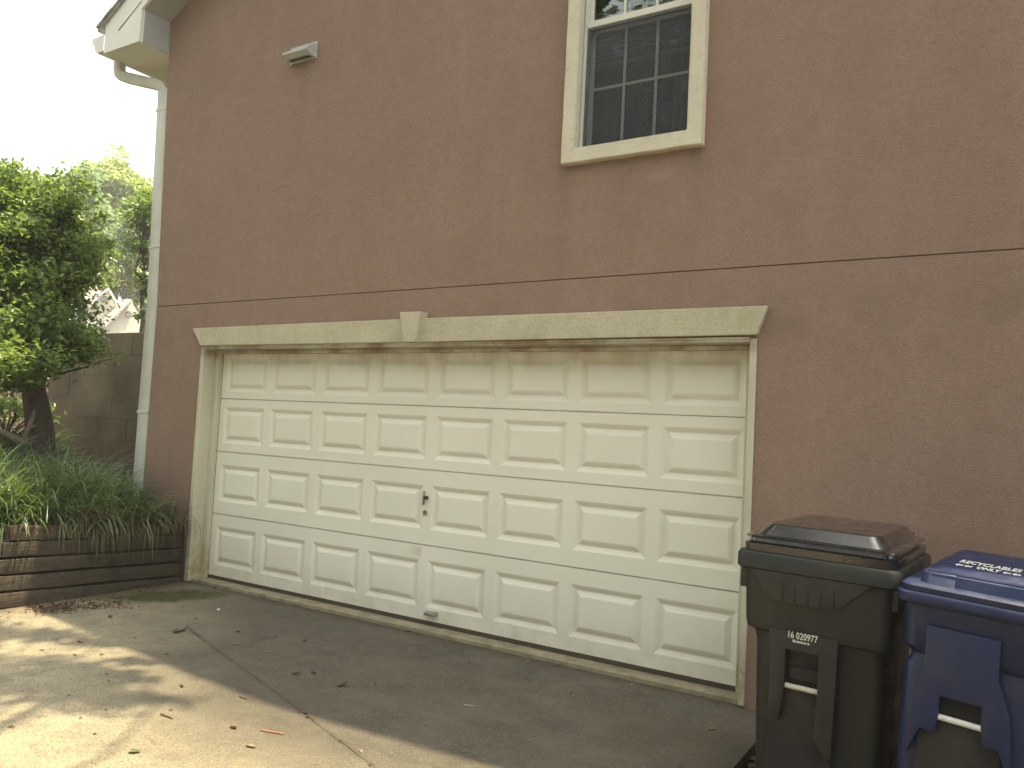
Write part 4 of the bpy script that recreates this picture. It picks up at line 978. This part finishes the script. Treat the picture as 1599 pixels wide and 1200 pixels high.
# ------------------------------------------------------------------ far gabled house (two gables)
def gable_house(dist):
    c0 = at(170, 500, dist); t = thing('gabled_house', 'cream house with two stepped gables and pinkish grey roofs far beyond the wall', 'house', (c0.x, c0.y, 0.2))
    view = Vector((c0.x - CAM.x, c0.y - CAM.y, 0)).normalized()
    rot = Matrix.Rotation(R(-28), 3, 'Z') @ view                   # depth direction of the gables
    def on(px, py, extra=0): return at(px, py, dist + extra)
    def poly(name, pts, back, mat, par):
        bm = bmesh.new(); A = [bm.verts.new(p) for p in pts]; B = [bm.verts.new(p + back) for p in pts]; fs = [bm.faces.new(A), bm.faces.new(list(reversed(B)))]
        for i in range(len(A)): fs.append(bm.faces.new((A[i], B[i], B[(i + 1) % len(A)], A[(i + 1) % len(A)])))
        bmesh.ops.recalc_face_normals(bm, faces=bm.faces[:]); return from_bm(name, bm, mat, par)
    bk = view * 5
    w1 = poly('gable_wall', [on(169, 450), on(182.5, 473), on(186, 560), on(128, 560), on(134, 484)], bk, 'house_siding', t)
    w2 = poly('gable_wall', [on(205.5, 474, -2), on(226, 520, -2), on(228, 560, -2), on(150, 560, -2), on(165, 513, -2)], bk, 'house_siding', t)
    th = Vector((0, 0, .14))
    # roof slope to the left of each near rake
    r1 = poly('roof', [on(169, 447.5, -.4), on(134, 483, -.4), on(105, 482, 3.5), on(148, 448.5, 3.5)], th, 'house_roof', t)
    r2 = poly('roof', [on(206, 471.5, -2.4), on(164.5, 513.5, -2.4), on(143, 513, .6), on(184, 472.5, .6)], th, 'house_roof', t)
    bs_ = poly('rake_trim', [on(169, 446.5, -.6), on(183.5, 472, -.6), on(182, 474, -.6), on(168.5, 451, -.6)], view * .3, 'fascia_paint', t)
    poly('rake_shadow', [on(168.6, 453, -.25), on(181, 474.5, -.25), on(179, 474.5, -.25), on(167.6, 456, -.25)], view * .2, 'house_vent', t)
    poly('rake_trim', [on(206, 470.5, -2.6), on(222, 505, -2.6), on(220, 507, -2.6), on(205.5, 474, -2.6)], view * .3, 'fascia_paint', t)
    poly('eave_gutter', [on(145, 513, .3), on(164.5, 513.2, -2.45), on(164.5, 515.4, -2.45), on(145, 515.4, .3)], view * .3, 'house_vent', t)
    for px, py, ex in ((164.6, 467.5, 0), (200.8, 490.5, -2)):
        c = on(px, py, ex); r_ = 3.4 * dist / 1250 * 1.05; s = view.cross(Vector((0, 0, 1)))
        bm = bmesh.new(); ring = [bm.verts.new(c - view * .12 + s * r_ * math.cos(a) + Vector((0, 0, r_ * 1.15 * math.sin(a)))) for a in np.linspace(0, 2 * math.pi, 20, endpoint=False)]
        ring2 = [bm.verts.new(v.co + view * .14) for v in ring]; bm.faces.new(ring)
        for i in range(20): bm.faces.new((ring[i], ring2[i], ring2[(i + 1) % 20], ring[(i + 1) % 20]))
        bmesh.ops.recalc_face_normals(bm, faces=bm.faces[:]); from_bm('round_vent', bm, 'house_vent', t)
gable_house(48)

# trees across the drive, behind the camera (mirrored in the window) and one overhanging the drive
refl = [((-2.5, -17.5, 0), 5.2, 16, 'tall dark tree left across the drive, mirrored in the upper window'), ((3.0, -19.0, 0), 5.2, 15.5, 'tall dark tree straight across the drive from the window'), ((9.5, -17, 0), 4.5, 12, 'tall dark tree across the drive behind the bins'), ((-9.0, -15, 0), 4.8, 14, 'wide dark tree at the far left across the drive'), ((15.5, -12, 0), 4.2, 8.5, 'dark tree across the drive at the far right')]
for k, (b, r_, h, lb) in enumerate(refl):
    B = [((b[0], b[1], h * .72), (r_, r_, h * .30)), ((b[0] + r_ * .5, b[1] + 1, h * .5), (r_ * .7, r_ * .7, h * .26)), ((b[0] - r_ * .5, b[1], h * .48), (r_ * .7, r_ * .7, h * .26))]
    tree('street_tree', lb, 'tree', b, B, [q[0] for q in B], .22, 'leaf_dark', .42, 250 if k else 250, 30 if k else 34, .50 if k else .42, 80 + k, 'trees across the drive', shell=.30)

# overhanging boughs high above the drive: they break up the sunlight on its left part
def overhang():
    t = thing('overhanging_tree', 'tall tree whose high boughs dapple the drive with shade', 'tree', (7.6, -8.2, -.1))
    bm = bmesh.new(); limb(bm, (7.6, -8.2, -.3), (6.8, -7.2, 6.5), .28, .20, .03, 8, 1); from_bm('trunk', bm, 'bark', t, True)
    bm = bmesh.new(); P = []
    r = np.random.default_rng(5)
    # patches of drive (x, y) wanted in shade, carried up along the sun's rays to the boughs
    spots = [(1.5, -2.42, .24), (1.8, -2.30, .18), (2.0, -2.60, .26), (1.3, -2.75, .35), (2.35, -2.36, .10), (.75, -2.10, .20), (1.15, -1.95, .12), (.3, -2.35, .30), (.6, -2.75, .35), (1.6, -2.08, .08), (1.2, -3.3, .4), (-.3, -2.9, .5), (.2, -3.5, .5)]
    for k, (x, y, s) in enumerate(spots):
        z = 9.5 + r.uniform(-.8, .8); c = np.array([x + .25 * z, y + .165 * z, z])
        limb(bm, (6.8, -7.2, 6.3), tuple(c), .05, .012, .06, 8, 30 + k)
        n = int(s * s * 5200); g_ = r.normal(size=(n, 3)) * np.array([s * .62, s * .30, .25]); P.append(c + g_)
    from_bm('branches', bm, 'bark', t, True); leaves('crown', np.concatenate(P), .11, 'leaf_shrub', t, .6, .6)
overhang()

# ------------------------------------------------------------------ leaf litter and small things
def gpt(px, py, z=DZ):
    d = Fv + Rv * ((px - 799.5) / 1250) - Uv * ((py - 600) / 1250); k = (z - CAM.z) / d.z; return CAM + d * k
P = []
r = np.random.default_rng(17)
for _ in range(150):                                   # along the foot of the planter and the pile at left
    P.append((-.12 + abs(r.normal(0, .14)), r.uniform(-2.4, -.3), DZ + .006))
c = gpt(92, 952)
for _ in range(420): P.append((c.x + r.normal(0, .085), c.y + r.normal(0, .10), DZ + .006 + abs(r.normal(0, .012))))
c = gpt(170, 945)
for _ in range(160): P.append((c.x + r.normal(0, .10), c.y + r.normal(0, .10), DZ + .006))
for _ in range(90): P.append((r.uniform(0, 5), r.uniform(-3.6, -.2), DZ + .005))
for _ in range(60): P.append((r.uniform(.2, 5), -.15 - abs(r.normal(0, .03)), DZ + .005))
for _ in range(260):
    x = r.uniform(1.2, 5); P.append((x + r.normal(0, .01), -1.13 - (x - 1.15) * .362 + r.normal(0, .012), DZ + .003)) if r.random() < .18 else None
o = leaves('leaf_litter', P, .026, 'litter', None, 2.2, .45, .6); stuff(o, 'scattered small brown leaves and bark crumbs on the concrete drive', 'leaf litter')
P = []
for _ in range(2600): P.append((XR + abs(r.normal(0, .45)) + .0, r.uniform(-3.4, -.2), -.10 + abs(r.normal(0, .012))))
o = leaves('mulch_litter', P, .05, 'litter', None, 1.6, .4, .5); stuff(o, 'dark damp leaf mulch beside the slab under the bins', 'leaf litter')
P = []
for _ in range(16000):
    x = -abs(r.normal(0, 3.2)) - 1.0; y = r.uniform(-6, 3.6)
    if y > .93 and x > -4.8: continue
    if x > -2.9 or (y > -.1 and x > -4.8): continue
    P.append((x, y, float(hbed(x, y)) + .05 * math.sin(x * 2.1 + y) * math.cos(y * 1.7) * (x < -1.5) + .012))
o = leaves('bank_litter', P, .085, 'litter', None, 1.2, .45, .5); stuff(o, 'fallen brown leaves covering the bank under the tree', 'leaf litter')

def small_leaf(px, py, L_, w_, rot, mat, name, label, cat, curl=.4):
    c = gpt(px, py); n = 6; bm = bmesh.new(); V_ = []
    for i in range(n + 1):
        t = i / n; ww = w_ * math.sin(math.pi * min(1, t * .9 + .08)) ; x = (t - .5) * L_; z = .003 + curl * L_ * (t - .35) ** 2 * .75
        V_.append([bm.verts.new((x, -ww / 2, z + .25 * ww)), bm.verts.new((x, 0, z)), bm.verts.new((x, ww / 2, z + .25 * ww))])
    for a, b in zip(V_, V_[1:]):
        for k in (0, 1): bm.faces.new((a[k], a[k + 1], b[k + 1], b[k]))
    for v in bm.verts: v.co = Matrix.Rotation(R(rot), 3, 'Z') @ v.co
    bmesh.ops.solidify(bm, geom=bm.faces[:], thickness=.0012)
    o = from_bm(name, bm, mat, None, True); o.location = (c.x, c.y, DZ); return tag(o, label, cat)
def twig(px, py, L_, rot, mat, label, rad=.004):
    c = gpt(px, py); pts = []
    for i in range(6):
        t = i / 5 - .5; pts.append((t * L_, .004 * math.sin(t * 5), rad + .001))
    bm = bmesh.new(); tube_bm(bm, pts, [rad, rad * 1.1, rad, rad, rad * .9, rad * .6], 6)
    for v in bm.verts: v.co = Matrix.Rotation(R(rot), 3, 'Z') @ v.co
    o = from_bm('twig', bm, mat, None, True); o.location = (c.x, c.y, DZ); return tag(o, label, 'twig')
small_leaf(210, 1176, .055, .034, 40, 'green_leaf', 'fallen_leaf', 'small pale green fallen leaf at the bottom edge of the drive', 'leaf', .2)
small_leaf(392, 1167, .060, .025, 10, 'tan_leaf', 'fallen_leaf', 'greyish tan flat leaf right of the green leaf near the bottom', 'leaf', .1)
small_leaf(276, 989, .075, .040, 20, 'brown_leaf', 'fallen_leaf', 'dark curled brown leaf at the upper end of the crack', 'leaf', .9)
small_leaf(286, 986, .060, .030, 100, 'brown_leaf', 'fallen_leaf', 'smaller brown leaf overlapping the curled one at the crack end', 'leaf', .8)
small_leaf(372, 988, .050, .026, -10, 'brown_leaf', 'fallen_leaf', 'dark brown leaf lying a step right of the crack end', 'leaf', .8)
small_leaf(369, 1007, .065, .018, 15, 'grey_twig', 'fallen_leaf', 'thin pale grey leaf between the crack and the door', 'leaf', .3)
small_leaf(476, 1001, .060, .028, -30, 'tan_leaf', 'fallen_leaf', 'tan curled leaf on the dark slab below the second door panel', 'leaf', .7)
small_leaf(463, 1054, .060, .026, 60, 'brown_leaf', 'fallen_leaf', 'upright brown leaf left of the pair in mid slab', 'leaf', 1.0)
small_leaf(490, 1053, .070, .022, -25, 'brown_leaf', 'fallen_leaf', 'long brown leaf right of the upright brown leaf in mid slab', 'leaf', .9)
small_leaf(535, 1072, .075, .030, 70, 'brown_leaf', 'fallen_leaf', 'star shaped dark leaf scrap nearest the bottom of the door middle', 'leaf', .9)
small_leaf(418, 1020, .055, .020, 0, 'grey_twig', 'fallen_leaf', 'pale grey scrap of leaf above the crack in the drive', 'leaf', .3)
small_leaf(172, 964, .060, .030, -15, 'brown_leaf', 'fallen_leaf', 'dark brown leaf right of the leaf pile by the planter', 'leaf', .7)
small_leaf(284, 1073, .055, .016, -20, 'brown_leaf', 'fallen_leaf', 'narrow dark leaf in the sunlit stretch left of the crack', 'leaf', .8)
small_leaf(365, 1138, .055, .022, 0, 'brown_leaf', 'fallen_leaf', 'dark leaf just left of the orange twig', 'leaf', .7)
small_leaf(1112, 1140, .05, .022, 40, 'tan_leaf', 'fallen_leaf', 'yellowish leaf on the slab left of the green bin', 'leaf', .5)
small_leaf(124, 1003, .060, .022, -10, 'tan_leaf', 'fallen_leaf', 'light brown leaf scrap at the left of the sunny drive', 'leaf', .5)
twig(425, 1145, .13, 12, 'orange_twig', 'short orange twig lying on the sunlit concrete', .0042)
twig(260, 1120, .10, -6, 'brown_leaf', 'dark brown twig on the drive left of the orange twig', .004)
twig(380, 1091, .07, -8, 'brown_leaf', 'thin brown twig beside the crack at the sun line', .0035)
twig(732, 1103, .07, 10, 'grey_twig', 'pale thin twig on the shaded slab before the door middle', .003)
c = gpt(341, 954); bm = bmesh.new(); bmesh.ops.create_icosphere(bm, subdivisions=2, radius=.013)
for v in bm.verts: v.co.z *= .7; v.co.x *= 1.15
o = from_bm('pebble', bm, 'pebble', None, True); o.location = (c.x, c.y, DZ + .008); tag(o, 'small white pebble on the slab near the left jamb', 'pebble')

# forked dead branch lying by the trunk
q = lambda px, py, d: V3(at(px, py, d))
t = thing('dead_branch', 'pale forked dead branch lying on the bank beside the tree trunk', 'branch', q(40, 690, 9.2))
bm = bmesh.new(); tube_bm(bm, [q(0, 673, 9.2), q(18, 682, 9.2), q(34, 690, 9.2), q(50, 692, 9.2)], [.028, .032, .036, .022], 8)
tube_bm(bm, [q(38, 688, 9.2), q(44, 670, 9.15), q(50, 655, 9.1), q(54, 642, 9.1)], [.026, .022, .020, .012], 8)
tube_bm(bm, [q(45, 668, 9.15), q(52, 666, 9.1), q(56, 664, 9.1)], [.016, .013, .008], 8); tube_bm(bm, [q(40, 690, 9.2), q(52, 684, 9.1), q(58, 681, 9.1)], [.018, .014, .006], 8)
from_bm('wood', bm, 'root_wood', t, True)

# ------------------------------------------------------------------ air
m = bpy.data.materials.new('air'); m.use_nodes = True; nt = m.node_tree; nt.nodes.clear(); MATS['air'] = m
pv = nt.nodes.new('ShaderNodeVolumePrincipled'); pv.inputs['Color'].default_value = (0.95, 0.97, 0.95, 1); pv.inputs['Density'].default_value = 0.0019; pv.inputs['Anisotropy'].default_value = 0.2
o_ = nt.nodes.new('ShaderNodeOutputMaterial'); nt.links.new(pv.outputs[0], o_.inputs['Volume'])
hz = box('haze', (-420, -320, -3), (420, 420, 21), 'air'); hz['kind'] = 'stuff'  # thin distance haze, its density also added to imitate lens veil
